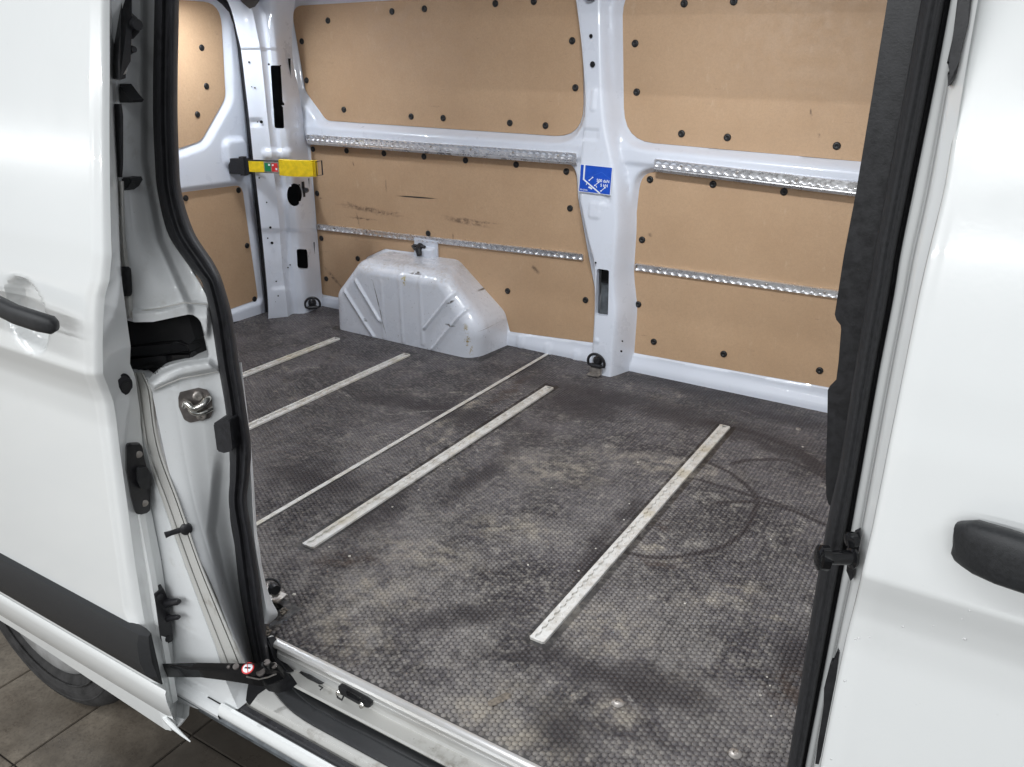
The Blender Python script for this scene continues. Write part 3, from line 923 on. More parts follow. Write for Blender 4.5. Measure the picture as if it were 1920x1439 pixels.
# frayed timber at the cut corner of the floor
for k in range(9):
    bm = bmesh.new()
    c = Pz(533 + random.uniform(-3, 6), 1141 + random.uniform(-8, 10)) if k < 4 else Pz(504 + random.uniform(-4, 3), 1186 + random.uniform(-8, 8))
    add_box(bm, (-.005, -.002, 0), (.005, .002, .002), 0, Matrix.Translation(Vector(c)) @ Matrix.Rotation(random.uniform(0, 3), 4, 'Z'))
    link('splinter', from_bm(bm), 'rust', floor)

# ---- rear door (inner face) ---------------------------------------
XD = -1.60
RU = rounded([(.75, 1.19, .05), (1.43, 1.185, .07), (1.405, .86, .07), (1.27, .712, .08), (1.15, .69, .1), (.75, .69, .05)])
RL = rounded([(.75, .545, .01), (1.438, .532, .035), (1.458, .060, .012), (.75, .03, .01)])
GY, GZ2 = np.meshgrid(np.arange(.10, 1.505, .007), np.arange(-.02, 1.33, .007))


def door_fn(Y, Z):
    d1 = sdf(RU, Y, Z)[0]; d2 = sdf(RL, Y, Z)[0]
    h = np.minimum(.040 * ss((d1 + .002) / .06), .020 * ss((d2 + .003) / .022))
    h = h + .018 * ss(-rbox(Y, Z, 1.41, .66, .055, .05, .03) / .02 + .5)
    h = h - .020 * ss((Y - 1.47) / .04)
    return np.stack([XD - .004 + h, Y, Z], -1)


rdoor = sheet('rear_door', GY, GZ2, door_fn, 'white_in', van)


def board_on_door(poly, caps, label):
    bm = bmesh.new(); add_prism(bm, [(XD + .002, p[0], p[1]) for p in poly], (-.004, 0, 0), .001, 1)
    b = link('hardboard_panel', from_bm(bm), 'ply', van, label=label)
    V, F = lathe([(.0112, 0), (.0112, .0022), (.009, .0042), (.004, .0050)], (0, 0, 0), (1, 0, 0), 16)
    me0 = mesh(V, F, 'screw_cap'); me0.materials.append(M['cap'])
    for u, v in caps:
        o = bpy.data.objects.new('screw_cap', me0); COL.objects.link(o); o.parent = b; o.location = Px(u, v, XD + .002)


board_on_door(RU, [(378, 90), (387, 162), (370, 215)], 'tan hardboard panel in the rear door window opening')
board_on_door(RL, [(348, 372), (447, 357), (463, 461), (477, 561)], 'tan hardboard panel in the lower half of the rear door')
# rear seal round the door
sp = [Px(u, v, XD + .02) for u, v in ((400, -12), (420, 4), (434, 20), (443, 45), (451, 90), (463, 190), (472, 280), (485, 400), (496, 500), (503, 570), (503, 590), (494, 600), (470, 603), (440, 609), (400, 617), (300, 640))]
sq = []
for i in range(len(sp) - 1):
    for q in np.linspace(0, 1, 5)[:-1]: sq.append(sp[i] * (1 - q) + sp[i + 1] * q)
vf('rear_door_seal', [tube(sq, .0115, 10)], 'rubber', van)

# ---- D pillar -----------------------------------------------------
vs = [-30, 20, 60, 95, 170, 250, 300, 340, 420, 500, 560, 585, 606]
cS = [410, 434, 444, 452, 461, 470, 475, 480, 489, 497, 502, 503, 503]
cF = [470, 486, 494, 500, 508, 516, 522, 527, 535, 540, 548, 551, 553]
cR = [560, 551, 548, 548, 560, 573, 579, 584, 592, 599, 604, 606, 607]
yS = [1.38, 1.40, 1.41, 1.42, 1.42, 1.42, 1.42, 1.42, 1.42, 1.42, 1.42, 1.42, 1.42]
yF = [1.50] * 5 + [1.50, 1.505, 1.51, 1.515, 1.52, 1.525, 1.53, 1.53]
yR = [1.655] * 3 + [1.66, 1.665, 1.67, 1.675, 1.68, 1.683, 1.685, 1.685, 1.685, 1.685]
cFb = [f + (r - f) * .22 for f, r in zip(cF, cR)]; yFb = [f + (r - f) * .10 for f, r in zip(yF, yR)]
cFa = [f - (f - s) * .25 for f, s in zip(cF, cS)]; yFa = [f - (f - s) * .38 for f, s in zip(yF, yS)]
holes = [rounded([(507, 123, 4), (526, 123, 4), (533, 242, 4), (515, 241, 4)], 4),
         [(552 + 14 * math.cos(a), 366 + 22 * math.sin(a)) for a in np.linspace(0, 2 * math.pi, 25)[:-1]],
         rounded([(556, 467, 4), (576, 468, 4), (578, 506, 5), (558, 504, 5)], 4)]


def dp_extra(A, B):
    e = np.zeros(A.shape)
    e -= .010 * ss(-rbox(A, B, 522, 290, 28, 9, 8) / 7 + .5)
    e += .006 * ss(-rbox(A, B, 480, 229, 10, 6, 3) / 3 + .5)
    e += .004 * ss((B - 432) / 2) * ss((440 - B) / 60 + 1)
    e -= .006 * ss((94 - B) / 3)
    e -= .004 * ss(-rbox(A, B, 527, 570, 17, 29, 6) / 4 + .5)
    return e


dpil = rowloft('rear_pillar', vs, [(cS, yS), (cFa, yFa), (cF, yF), (cFb, yFb), (cR, yR)], 'white_in', van, dv=4, sub=8, holes=holes,
               lip=(-.012, .012, 0), extra=dp_extra, label='white rear corner pillar with slots and punched holes')
for (u0, v0, u1, v1, yy) in ((500, 110, 545, 255, 1.62), (535, 335, 580, 400, 1.66), (548, 455, 590, 515, 1.66)):
    bm = bmesh.new(); add_prism(bm, [P(u, v, yy) for u, v in ((u0, v0), (u1, v0), (u1, v1), (u0, v1))], (-.004, .004, 0))
    link('cavity', from_bm(bm), 'void', dpil)
dots = [(463, 52, .004, 1.47), (465, 85, .003, 1.47), (467, 117, .004, 1.47), (478, 165, .003, 1.47), (472, 163, .002, 1.47), (490, 229, .006, 1.475), (483, 229, .0025, 1.47),
        (504, 121, .004, 1.55), (486, 334, .003, 1.46), (500, 380, .003, 1.47), (507, 427, .005, 1.48), (502, 447, .003, 1.47), (510, 456, .006, 1.49), (518, 528, .003, 1.50),
        (521, 555, .004, 1.50), (516, 566, .003, 1.5), (563, 536, .003, 1.62), (563, 541, .003, 1.62), (558, 453, .003, 1.6), (563, 456, .003, 1.6), (569, 453, .003, 1.6), (540, 502, .003, 1.57), (544, 497, .003, 1.57)]


def dpy(u, v):
    us = [float(cint(v, vs, c)) for c in (cS, cFa, cF, cFb, cR)]; yy = [float(cint(v, vs, c)) for c in (yS, yFa, yF, yFb, yR)]
    return float(np.interp(u, us, yy))


each('hole', [lathe([(r, 0), (r * .9, .0015), (r * .3, .0018)], P(u, v, dpy(u, v) - .001), (.55, -.8, 0), 10) for u, v, r, _ in dots], 'void', dpil)
c = P(575, 357, 1.60)
vf('latch_stub', [tube([c + (-.03, .02, -.005), c, c + (.012, -.012, .004)], [.011, .010, .006], 10), tube([c + (-.03, .01, -.03), c + (-.03, .01, .03)], .008, 8)], 'plastic', dpil)

# ---- lashing rings ------------------------------------------------
def lashing_ring(c, s=1.0, rz=0.0, tilt=0.25, base=True, label=None):
    c = np.array(c); parts = []
    pts = []
    for a in np.linspace(math.radians(-20), math.radians(200), 20): pts.append((.031 * math.cos(a) * s, 0, .004 + .033 * math.sin(a) * s))
    pts += [(-.020 * s, 0, -.010 * s), (.020 * s, 0, -.010 * s)]
    m = Matrix.Translation(Vector(c)) @ Matrix.Rotation(rz, 4, 'Z') @ Matrix.Rotation(tilt, 4, 'X')
    path = [np.array(m @ Vector(p)) for p in pts]
    parts.append(tube(path, .0048 * s, 10, closed=True))
    parts.append(tube([np.array(m @ Vector((-.018 * s, 0, -.010 * s))), np.array(m @ Vector((.018 * s, 0, -.010 * s)))], .0085 * s, 12))
    m2 = Matrix.Translation(Vector(c)) @ Matrix.Rotation(rz, 4, 'Z')
    cc = np.array(m2 @ Vector((0, .012, .008))); ax = np.array(m2.to_3x3() @ Vector((0, -1, 0)))
    parts.append(lathe([(.017 * s, -.01), (.017 * s, .004), (.013 * s, .008), (.010 * s, .013), (.004 * s, .014)], cc, ax, 18))
    o = vf('lashing_ring', parts, 'plastic', van, label=label)
    if base:
        bm = bmesh.new(); add_box(bm, (-.024, -.002, -.040), (.020, .010, -.012), .002, m2); add_box(bm, (-.024, -.024, -.040), (.020, .0, -.036), .001, m2)
        link('base_plate', from_bm(bm), 'steel', o)
    return o


c = P(1118, 682, 1.574); lashing_ring(c, 1.0, 0, .22, True, 'black lashing ring at the foot of the middle pillar')
c = P(586, 573, 1.585); lashing_ring(c, 1.0, .8, .22, False, 'black lashing ring at the foot of the rear pillar')
c = Pz(509, 1104, .022); lashing_ring(c, .60, -1.9, 1.2, False, 'black lashing ring half hidden behind the near pillar')
bm = bmesh.new(); q = [Pz(500, 1095), Pz(515, 1106), Pz(540, 1117), Pz(520, 1132), Pz(505, 1130)]
add_prism(bm, [(p[0], p[1], .003) for p in q], (0, 0, -.0028), .0006); o = link('anchor_plate', from_bm(bm), 'steel', van)
each('bolt', [lathe([(.011, .003), (.011, .005), (.008, .006), (.0075, .011), (.004, .012)], Pz(516, 1114), (0, 0, 1), 6)], 'steel', o)

# ---- load securing sticker ----------------------------------------
def sticker(name, corners, ctr):
    """corners in the picture: tl, tr, br, bl on the middle pillar; returns local frame"""
    return [on_pillar(*c_) for c_ in corners]


tl, tr, br, bl = sticker('s', [(1089.5, 309), (1148, 315), (1143, 364.5), (1086, 358.5)], None)
ux = (tr - tl); uz = (bl - tl)
nn = np.array([0, -1.0, 0])


def sp_(a, b, k): return tl + ux * a + uz * b + nn * k


def quad(pts, k, dk=.0003):
    bm = bmesh.new(); add_prism(bm, [sp_(a, b, k) for a, b in pts], tuple(-nn * dk)); return from_bm(bm)


st = link('load_sticker', quad([(-.02, -.02), (1.02, -.02), (1.02, 1.02), (-.02, 1.02)], .0012, .0010), 'sticker_white', van, smooth=False, label='blue load securing sticker on the middle pillar')
link('print_field', quad([(0, 0), (1, 0), (1, 1), (0, 1)], .0015), 'sticker_blue', st, smooth=False)
bm = bmesh.new()


def ln(bm, a, b, wd, k=.0018):
    A = np.array(a, float); B = np.array(b, float); d = (B - A) / np.linalg.norm(B - A); nv = np.array([-d[1], d[0]]) * wd / 2
    add_prism(bm, [sp_(*(A + nv), k), sp_(*(B + nv), k), sp_(*(B - nv), k), sp_(*(A - nv), k)], (0, .0003, 0))


ln(bm, (.125, 0), (.125, .55), .05); ln(bm, (.112, .53), (.69, 1.0), .048, .00185)
for a, b in (((.31, .55), (.41, .43)), ((.50, .72), (.61, .59)), ((.71, .90), (.83, .76))):
    ln(bm, a, b, .022, .0019)
    for q in (a, b): add_prism(bm, [sp_(q[0] + .025 * math.cos(t_), q[1] + .028 * math.sin(t_), .0021) for t_ in np.linspace(0, 6.28, 9)[:-1]], (0, .0003, 0))
ln(bm, (.24, .66), (.22, .74), .02, .0019); ln(bm, (.30, .80), (.42, .86), .06, .0019); ln(bm, (.54, .72), (.57, .80), .02, .0019)
link('print_lines', from_bm(bm), 'sticker_white', st, smooth=False)
bm = bmesh.new(); ln(bm, (.22, .47), (.68, .20), .008, .0017); ln(bm, (.68, .20), (.97, .42), .008, .0017); link('print_outline', from_bm(bm), 'sticker_pale', st, smooth=False)


def text(name, body, size, a, b, mat, parent, k=.0017, right=False):
    cu = bpy.data.curves.new(name, 'FONT'); cu.body = body; cu.size = size; cu.extrude = .0001
    cu.align_x = 'RIGHT' if right else 'LEFT'; cu.space_character = 1.0
    cu.offset = size * .02
    to = bpy.data.objects.new(name + '_src', cu); COL.objects.link(to)
    dg = bpy.context.evaluated_depsgraph_get(); dg.update()
    me = bpy.data.meshes.new_from_object(to.evaluated_get(dg)); bpy.data.objects.remove(to)
    X = Vector(ux).normalized(); Z = -Vector(uz).normalized(); Yv = Z.cross(X) * -1
    p = sp_(a, b, k); n_ = Vector((0, -1, 0))
    m = Matrix(((X.x, Z.x, n_.x, p[0]), (X.y, Z.y, n_.y, p[1]), (X.z, Z.z, n_.z, p[2]), (0, 0, 0, 1)))
    me.transform(m); me.materials.clear()
    return link(name, me, mat, parent, smooth=False)


hh = float(np.linalg.norm(uz))
text('lettering', '500 daN', hh * .155, .955, .57, 'sticker_white', st, .0019, True)
text('lettering', '5 kN', hh * .155, .915, .735, 'sticker_white', st, .0019, True)
text('lettering', 'ISO 27956', hh * .075, .03, .955, 'sticker_white', st, .0019)

# ---- door check strap ---------------------------------------------
a0 = P(430, 311, 1.37); a1 = P(604, 317, 1.50); dirx = a1 - a0; Ls = float(np.hypot(dirx[0], dirx[1])); dirx = np.array([dirx[0], dirx[1], 0]) / Ls
dz = (a1[2] - a0[2]); z0s = a0[2]


def SF(s, h, nrm_=0):    # along the arm (0..1), up, out
    b = a0 + (a1 - a0) * s; return b + np.array([0, 0, h]) + np.array([dirx[1], -dirx[0], 0]) * nrm_


def usp(u):
    lo, hi = 0., 1.
    for _ in range(30):
        m_ = (lo + hi) / 2; q = SF(m_, 0); cc = RM.T @ (q - CAM)
        if 960 + FPX * cc[0] / cc[2] < u: lo = m_
        else: hi = m_
    return lo


def strap_piece(name, u0, u1, h0, h1, n0, n1, mat, parent, bev=.002, bow=0.0):
    bm = bmesh.new(); sA, sB = usp(u0), usp(u1); pts = []
    N = 8
    lo = [SF(sA + (sB - sA) * i / N, h0 - bow * math.sin(math.pi * i / N), n1) for i in range(N + 1)]
    hi = [SF(sA + (sB - sA) * i / N, h1 - bow * math.sin(math.pi * i / N), n1) for i in range(N + 1)][::-1]
    d = np.array([dirx[1], -dirx[0], 0]) * (n0 - n1)
    add_prism(bm, lo + hi, tuple(d), bev)
    return link(name, from_bm(bm), mat, parent)


arm = strap_piece('door_check_strap', 455, 592, -.022, .025, -.004, .004, 'plastic', van, .001)
arm['label'] = 'yellow sleeved door check strap with a black hinge bracket'
strap_piece('hinge_bracket', 427, 466, -.030, .028, -.02, .008, 'plastic', arm)
strap_piece('hinge_bracket', 452, 462, -.034, .036, -.01, .014, 'plastic', arm)
strap_piece('sleeve', 468, 503, -.019, .020, -.008, .010, 'yellow', arm, .004)
strap_piece('sleeve', 525, 593, -.028, .030, -.012, .016, 'yellow', arm, .007, .002)
sl = strap_piece('sticker', 497, 525, -.020, .021, -.008, .0105, 'steel', arm, .001)
strap_piece('green_field', 499, 510, -.015, .016, .010, .0112, 'sticker_green', sl, 0)
strap_piece('red_field', 512, 523, -.015, .016, .010, .0112, 'sticker_red', sl, 0)
strap_piece('print', 506, 509, .006, .013, .011, .0117, 'sticker_white', sl, 0)
strap_piece('print', 513, 516, .006, .012, .011, .0117, 'sticker_white', sl, 0)
strap_piece('print', 519, 522, -.009, -.002, .011, .0117, 'sticker_white', sl, 0)
lp = [SF(usp(592), .024), SF(usp(604), .030), SF(usp(606), -.022), SF(usp(593), -.026)]
vf('end_loop', [tube(lp, .0028, 8, closed=True)], 'plastic', arm)

# ---- roof, bulkhead, hidden closings (keep the daylight out as the van does) ----
bm = bmesh.new(); add_box(bm, (-1.66, -.02, 1.345), (1.02, 1.72, 1.36)); link('roof', from_bm(bm), 'head', van)
bm = bmesh.new(); add_box(bm, (.972, .06, -.01), (.985, 1.71, 1.345)); link('bulkhead', from_bm(bm), 'head', van)
bm = bmesh.new(); add_box(bm, (-1.66, .060, -.10), (-.26, .068, 1.345)); link('inner_side_panel', from_bm(bm), 'white_in', van)
bm = bmesh.new(); add_box(bm, (-.45, .16, -.22), (1.02, 1.74, -.115), .0); add_box(bm, (-1.64, .03, -.115), (1.02, 1.74, -.0125)); link('underbody', from_bm(bm), 'void', van)
bm = bmesh.new(); add_box(bm, (-1.66, .0, -.10), (-1.635, .20, 1.345)); add_box(bm, (-1.66, .1, -.10), (-1.64, 1.74, 1.345)); link('rear_panel', from_bm(bm), 'white_in', van)
bm = bmesh.new(); add_box(bm, (-1.66, 1.712, -.2), (1.02, 1.74, 1.345)); link('outer_side_panel', from_bm(bm), 'white_out', van)
# rear header with the load lamp and a grey vent piece
hp = rounded([(1.0, 1.30), (1.0, 1.205, .02), (1.46, 1.195, .05), (1.66, 1.23, .03), (1.70, 1.30)])
bm = bmesh.new(); add_prism(bm, [(-1.40 - .0, p[0], p[1]) for p in hp], (-.22, 0, 0), .012, 3); 
hd = link('rear_header', from_bm(bm), 'white_in', van)
c = Px(393, -4, -1.42)
vf('load_lamp', [lathe([(.045, 0), (.045, .008), (.035, .016), (.01, .018)], c + np.array([0, 0, .018]), (0, 0, -1), 20)], 'lamp', hd, label='lit white load lamp on the rear header')
prism_px('vent_cover', [(446, -4), (456, 7), (468, 17, ), (478, 13), (484, 4), (480, -10), (446, -12)], 1.42, (-.02, .03, .01), 'plastic_matte', van, .003, corner=3)
prism_px('vent_cover', [(1092, -12), (1100, 1), (1106, 2), (1110, -12)], 1.60, (0, .03, 0), 'plastic_matte', van, .003, corner=3)

# ------------------------------------------------------------------ rear pillar of the side door opening
sv = [-300, 0, 200, 330, 367, 433, 500, 533, 600, 680, 770, 850, 900, 932, 1013, 1095, 1177, 1238, 1262]
sL = [296, 290, 287, 292, 297, 313, 355, 381, 396, 408, 423, 431, 431, 429, 439, 448, 462, 475, 480]
sR = [346, 336, 333, 337, 342, 363, 405, 419, 437, 448, 462, 471, 467, 463, 475, 487, 497, 507, 512]
w_ = [b - a for a, b in zip(sL, sR)]


def cx(f): return [a + f * ww for a, ww in zip(sL, w_)]


rowloft('side_door_seal', sv, [(cx(-.02), .0), (cx(0), -.016), (cx(.10), -.030), (cx(.30), -.036), (cx(.47), -.028), (cx(.55), -.027), (cx(.72), -.036), (cx(.92), -.026), (cx(1.0), -.010), (cx(1.0), .010), (cx(.9), .03)],
        'rubber', van, dv=8, sub=3, sharp=70, label='thick black rubber seal curving down the rear door pillar')
# jamb
jv = [-300, 0, 150, 300, 430, 500, 560, 600, 650, 700, 735, 800, 888, 956, 1034, 1096, 1180, 1262]
jL = [209, 206, 208, 214, 222, 232, 246, 249, 256, 263, 284, 298, 318, 340, 368, 397, 430, 462]
jS = list(cint(np.array(jv, float), sv, sL)); jSe = [u + 6 for u in jS]
jm1 = [a + (b - a) * .30 for a, b in zip(jL, jS)]; jm2 = [a + (b - a) * .66 for a, b in zip(jL, jS)]
pocket = [(232, 600), (253, 604.5), (287, 604), (317, 597.5), (353, 590), (362, 591), (370, 596), (377, 605), (384, 638), (389, 662), (389, 671), (345, 677), (320, 684), (303, 691), (288, 703), (280, 710), (262, 704), (236, 694)]


def jamb_extra(A, B):
    e = np.zeros(A.shape)
    # raised shelf lips above and below the pocket
    top = sdf([(245, 584), (300, 582), (352, 567), (392, 572), (392, 700), (245, 700)], A, B)[0]
    e -= .010 * ss(-top / 10 + .5) * ss((640 - B) / 20)
    low = sdf([(280, 718), (300, 700), (340, 684), (392, 676), (408, 694), (340, 708), (288, 731)], A, B)[0]
    e -= .012 * ss(-low / 14 + .5)
    # long vertical crease of the upper jamb
    uc = np.interp(B, [0, 300, 450, 580], [262, 262, 292, 350])
    e += .008 * ss((A - uc) / 16) * ss((600 - B) / 30)
    uc2 = np.interp(B, [850, 1000, 1250], [400, 385, 440])
    e += .010 * ss((A - uc2) / 22) * ss((B - 830) / 80)
    return e


jamb = rowloft('door_jamb', jv, [(jL, -.095), (jm1, -.075), (jm2, -.045), (jS, -.016), (jSe, .0)], 'white_jamb', van, dv=3, sub=20, holes=[pocket],
               lip=(-.035, .045, 0), extra=jamb_extra, label='white door jamb with pocket, striker and dirt')
def jy0(u, v):
    us = [float(np.interp(v, jv, c)) for c in (jL, jm1, jm2, jS)]; return float(np.interp(u, us, [-.095, -.075, -.045, -.016]))


# pocket inside
bm = bmesh.new(); add_prism(bm, [P(u, v, jy0(u, v) + .010) for u, v in ((222, 590), (252, 600), (300, 598), (342, 588), (354, 596), (366, 636), (352, 648), (360, 668), (322, 687), (300, 700), (272, 712), (230, 702))], (-.004, .06, 0)); link('pocket_cavity', from_bm(bm), 'void', jamb)
bm = bmesh.new(); add_prism(bm, [P(u, v, jy0(u, v) + .006) for u, v in ((236, 672), (300, 668), (356, 662), (360, 674), (300, 690), (240, 700))], (-.01, .03, -.004), .003)
add_prism(bm, [P(u, v, jy0(u, v) + .007) for u, v in ((240, 650), (330, 642), (350, 648), (356, 660), (300, 667), (238, 671))], (-.01, .05, .0), .002); link('centre_track_end', from_bm(bm), 'gloss_black', jamb)
# sealer seam lines as thin beads
each('sealer_bead', [tube([P(u, v, y) for u, v, y in ((252, 585, -.094), (300, 578, -.082), (345, 568, -.062), (390, 571, -.030))], .0012, 6),
                   tube([P(u, v, y) for u, v, y in ((290, 731, -.096), (312, 721, -.090), (340, 710, -.078), (375, 704, -.056), (408, 698, -.03))], .0010, 6)], 'band', jamb)
# grimy outer flange strips
bv = [699, 735, 800, 850, 940, 1055, 1150, 1239, 1262]
bL = [249, 252, 262, 270, 303, 344, 379, 413, 421]
bR = [268, 284, 292, 303, 336, 376, 415, 452, 460]


def bx_(f): return [a + f * (b - a) for a, b in zip(bL, bR)]


rowloft('outer_flange', bv, [(bx_(-.1), -.092), (bx_(0), -.100), (bx_(.15), -.1015), (bx_(.30), -.099), (bx_(.34), -.0965), (bx_(.40), -.099), (bx_(.80), -.099), (bx_(.84), -.0955), (bx_(.88), -.0985), (bx_(1.02), -.096), (bx_(1.1), -.084)],
        'band', van, dv=6, sub=3, sharp=70, label='grimy beige flange strip running down the rear edge of the opening')
rowloft('outer_flange', [340, 430, 500, 560, 598], [([220, 222, 224, 228, 231], -.10), ([228, 230, 234, 240, 243], -.106), ([232, 235, 242, 248, 250], -.097)], 'band', van, dv=6, sub=4)
rowloft('gap_seal', [195, 220, 300, 336], [([208, 208, 210, 212], -.10), ([224, 225, 226, 227], -.106), ([228, 231, 231, 229], -.099)], 'rubber', van, dv=6, sub=4)
rowloft('gap_seal', [500, 505, 550, 556], [([222, 222, 224, 224], -.102), ([233, 234, 236, 236], -.109), ([240, 246, 248, 244], -.103)], 'rubber', van, dv=4, sub=4)
# quarter panel behind the slid door, with the wheel cut-out
wc = (-.875, -.254)
def flx(z):                       # x of the flange strip at height z
    zz = []; xx = []
    for u, v in zip(bL, bv):
        p = P(u, v, -.10); zz.append(p[2]); xx.append(p[0])
    return float(np.interp(z, zz[::-1], xx[::-1]))
qp = [(flx(z) + .004, z) for z in (.52, .45, .35, .25, .15, .05, -.02)]
qp += [(.02, -.07), (-.03, -.095), (-.10, -.13)]
qp += [(-.42, -.19), (-.46, -.19)]
qp += [(wc[0] + .39 * math.cos(a), wc[1] + .39 * math.sin(a)) for a in np.linspace(.25, math.pi - .25, 20)]
qp += [(-1.66, -.19), (-1.66, 1.02), (-.13, 1.02), (-.13, .665), (-.24, .66), (-.24, .53)]
bm = bmesh.new(); add_prism(bm, [(p[0], -.102, p[1]) for p in qp], (0, .04, 0)); link('quarter_panel', from_bm(bm), 'white_jamb', van, smooth=False)

# striker plate
spz = [(337, 735), (372, 727), (388, 731), (397, 745), (399, 770), (394, 783), (356, 792), (345, 786), (335, 762), (334, 746)]


def jy(u, v):
    us = [float(np.interp(v, jv, c)) for c in (jL, jm1, jm2, jS)]; return float(np.interp(u, us, [-.095, -.075, -.045, -.016]))


def jpt(u, v, k=0.0):
    p = P(u, v, jy(u, v)); d = CAM - p; d = d / np.linalg.norm(d); return p + d * k


JN = np.array([.80, -.58, .12]); JN /= np.linalg.norm(JN)
bm = bmesh.new(); add_prism(bm, [jpt(u, v) + JN * .004 for u, v in rounded([(p[0], p[1], 4) for p in spz], 3)], tuple(-JN * .006), .001)
stk = link('striker_plate', from_bm(bm), 'strikerp', van)
lpz = [(346, 760, .0), (350, 753, .012), (362, 762, .020), (376, 757, .020), (387, 747, .010), (390, 746, .0)]
def curve3(pts, n=24):
    a = np.array(pts, float); k = np.arange(len(a)); q = np.linspace(0, len(a) - 1, n)
    return [np.array([float(cint(z, k, a[:, i])) for i in range(a.shape[1])]) for z in q]


lz = curve3(lpz); lz2 = curve3([(355, 763, .012), (361, 770, .016), (372, 772, .016), (386, 768, .012), (397, 765, .0)])
vf('striker_loop', [tube([jpt(u, v) + JN * (.004 + k * .6) for u, v, k in lz], .0056, 12)], 'chrome', stk)
vf('striker_loop', [tube([jpt(u, v) + JN * (.004 + k * .6) for u, v, k in lz2], .0042, 12)], 'chrome', stk)
each('bolt', [lathe([(.0085, 0), (.0085, .003), (.006, .005), (.003, .005), (.0028, .0025)], jpt(u, v) + JN * .004, JN, 18) for u, v in ((371, 742), (378, 778))], 'steel', stk)
prism_px('rubber_bumper', [(400, 794), (416, 787), (430, 789), (436, 846), (420, 850), (407, 846)], -.052, (-.01, .035, 0), 'rubber', van, .003, corner=4)
p0 = jpt(349, 990) + JN * .002
vf('guide_pin', [lathe([(.010, 0), (.010, .006), (.006, .008)], p0, JN, 16), tube([p0, p0 + np.array([-.012, -.022, -.002]), p0 + np.array([-.016, -.030, -.003])], [.005, .0045, .0055], 10)], 'plastic', van)
# white foot of the inner pillar trim
iv = [680, 700, 850, 1000, 1030, 1060, 1100, 1130, 1152, 1172]
rowloft('pillar_foot', iv, [([440, 442, 455, 455, 455, 460, 470, 480, 488, 494], .005), ([452, 454, 468, 476, 480, 485, 492, 497, 500, 500], .012),
                            ([453, 455, 472, 482, 487, 491, 500, 511, 521, 503], [.03, .03, .03, .03, .03, .033, .04, .048, .054, .03])], 'white_jamb', van, dv=5, sub=4)

# black wedges on the pillar behind the slid door edge
for pts in ([(222, 158), (237, 178), (246, 188), (243, 193), (222, 193)], [(222, 333), (242, 334), (245, 340), (238, 352), (222, 364)]):
    prism_px('guide_wedge', pts, -.085, (0, .02, 0), 'plastic_matte', van, .002)

# ------------------------------------------------------------------ doors' common skin profile
def prof(z):
    return cint(z, [-.30, -.12, 0, .40, .47, .515, .540, .572, .578, .60, .66, .70, .735, .78, .90, 1.05, 1.2, 1.35],
                [-.060, -.078, -.088, -.090, -.0902, -.0938, -.1000, -.1120, -.1140, -.1138, -.1115, -.1095, -.1045, -.098, -.077, -.046, -.012, .026])


# sliding door
YO = -.078
ev = [-60, 0, 150, 300, 480, 530, 560, 600, 650, 700, 735, 800, 850, 900, 950, 1050, 1150, 1200, 1280, 1310, 1330]
eo = [182, 182, 181, 180, 184, 178, 169, 167, 167, 168, 180, 194, 201, 207, 213, 227, 240, 262, 289, 298, 306]
er = [204, 203, 203, 203, 207, 202, 194, 191, 190, 191, 203, 217, 223, 230, 237, 250, 266, 276, 305, 313, 319]
ei = [222, 220, 222, 222, 226, 229, 233, 238, 245, 251, 257, 264, 270, 276, 282, 302, 316, 323, 334, 331, 326]


def table(us, dy):
    z = []; x = []
    for u, v in zip(us, ev):
        y = -.19
        for _ in range(8):
            p = P(u, v, y); y = float(prof(p[2])) + YO + dy
        z.append(p[2]); x.append(p[0])
    z = np.array(z)[::-1]; x = np.array(x)[::-1]
    return z, x


To, Tr, Ti = table(eo, 0), table(er, .012), table(ei, .062)
zb = -.128
rows = np.r_[np.linspace(zb, .45, 50), np.linspace(.455, .80, 80), np.linspace(.81, 1.30, 30)]
sgrid = np.r_[np.linspace(0, .90, 120), np.linspace(.903, 1, 20)]
X = []; 
cup = P(48, 592, -.19)
for z in rows:
    xo = float(np.interp(z, *To)); xr = float(np.interp(z, *Tr)); xi = float(np.interp(z, *Ti)); y0 = float(prof(z)) + YO
    r = []
    for s in sgrid:
        x = -1.15 + (xo + 1.15) * s
        d = math.hypot((x - cup[0]) / .052, (z - cup[2]) / .056)
        rec = .024 * float(ss((1.12 - d) / .34))
        edge = .004 * float(ss((x - (xo - .012)) / .012))
        r.append((x, y0 + rec + edge, z))
    for q in (.25, .5, .75, 1): r.append((xo + (xr - xo) * q, y0 + .004 + .010 * q * q, z))
    for q in (.12, .3, .6, .9, 1): r.append((xr + (xi - xr) * q, y0 + .014 + .048 * q, z))
    r.append((xi - .012, y0 + .066, z)); r.append((xi - .10, y0 + .066, z))
    X.append(r)
# folded bottom edge
bot = [(x, y + .012, z - .004) for x, y, z in X[0]]; bot2 = [(x, y + .03, z + .004) for x, y, z in X[0]]
G = np.array([bot2, bot] + X)
G[..., 2] -= .022 * np.clip((G[..., 0] + .62) / .5, 0, 1.2) * ss((-.045 - G[..., 2]) / .07); nr, nc = G.shape[:2]; idx = np.arange(nr * nc).reshape(nr, nc)
F = np.stack([idx[:-1, :-1], idx[:-1, 1:], idx[1:, 1:], idx[1:, :-1]], -1).reshape(-1, 4).tolist()
sdoor = link('sliding_door', mesh(G.reshape(-1, 3).tolist(), F), 'white_out', van, sharp=32, label='white sliding side door pushed back along the van')
bm = bmesh.new(); add_box(bm, (-1.0, -.135, -.10), (-.12, -.125, .62)); link('door_inner_skin', from_bm(bm), 'white_out', sdoor)
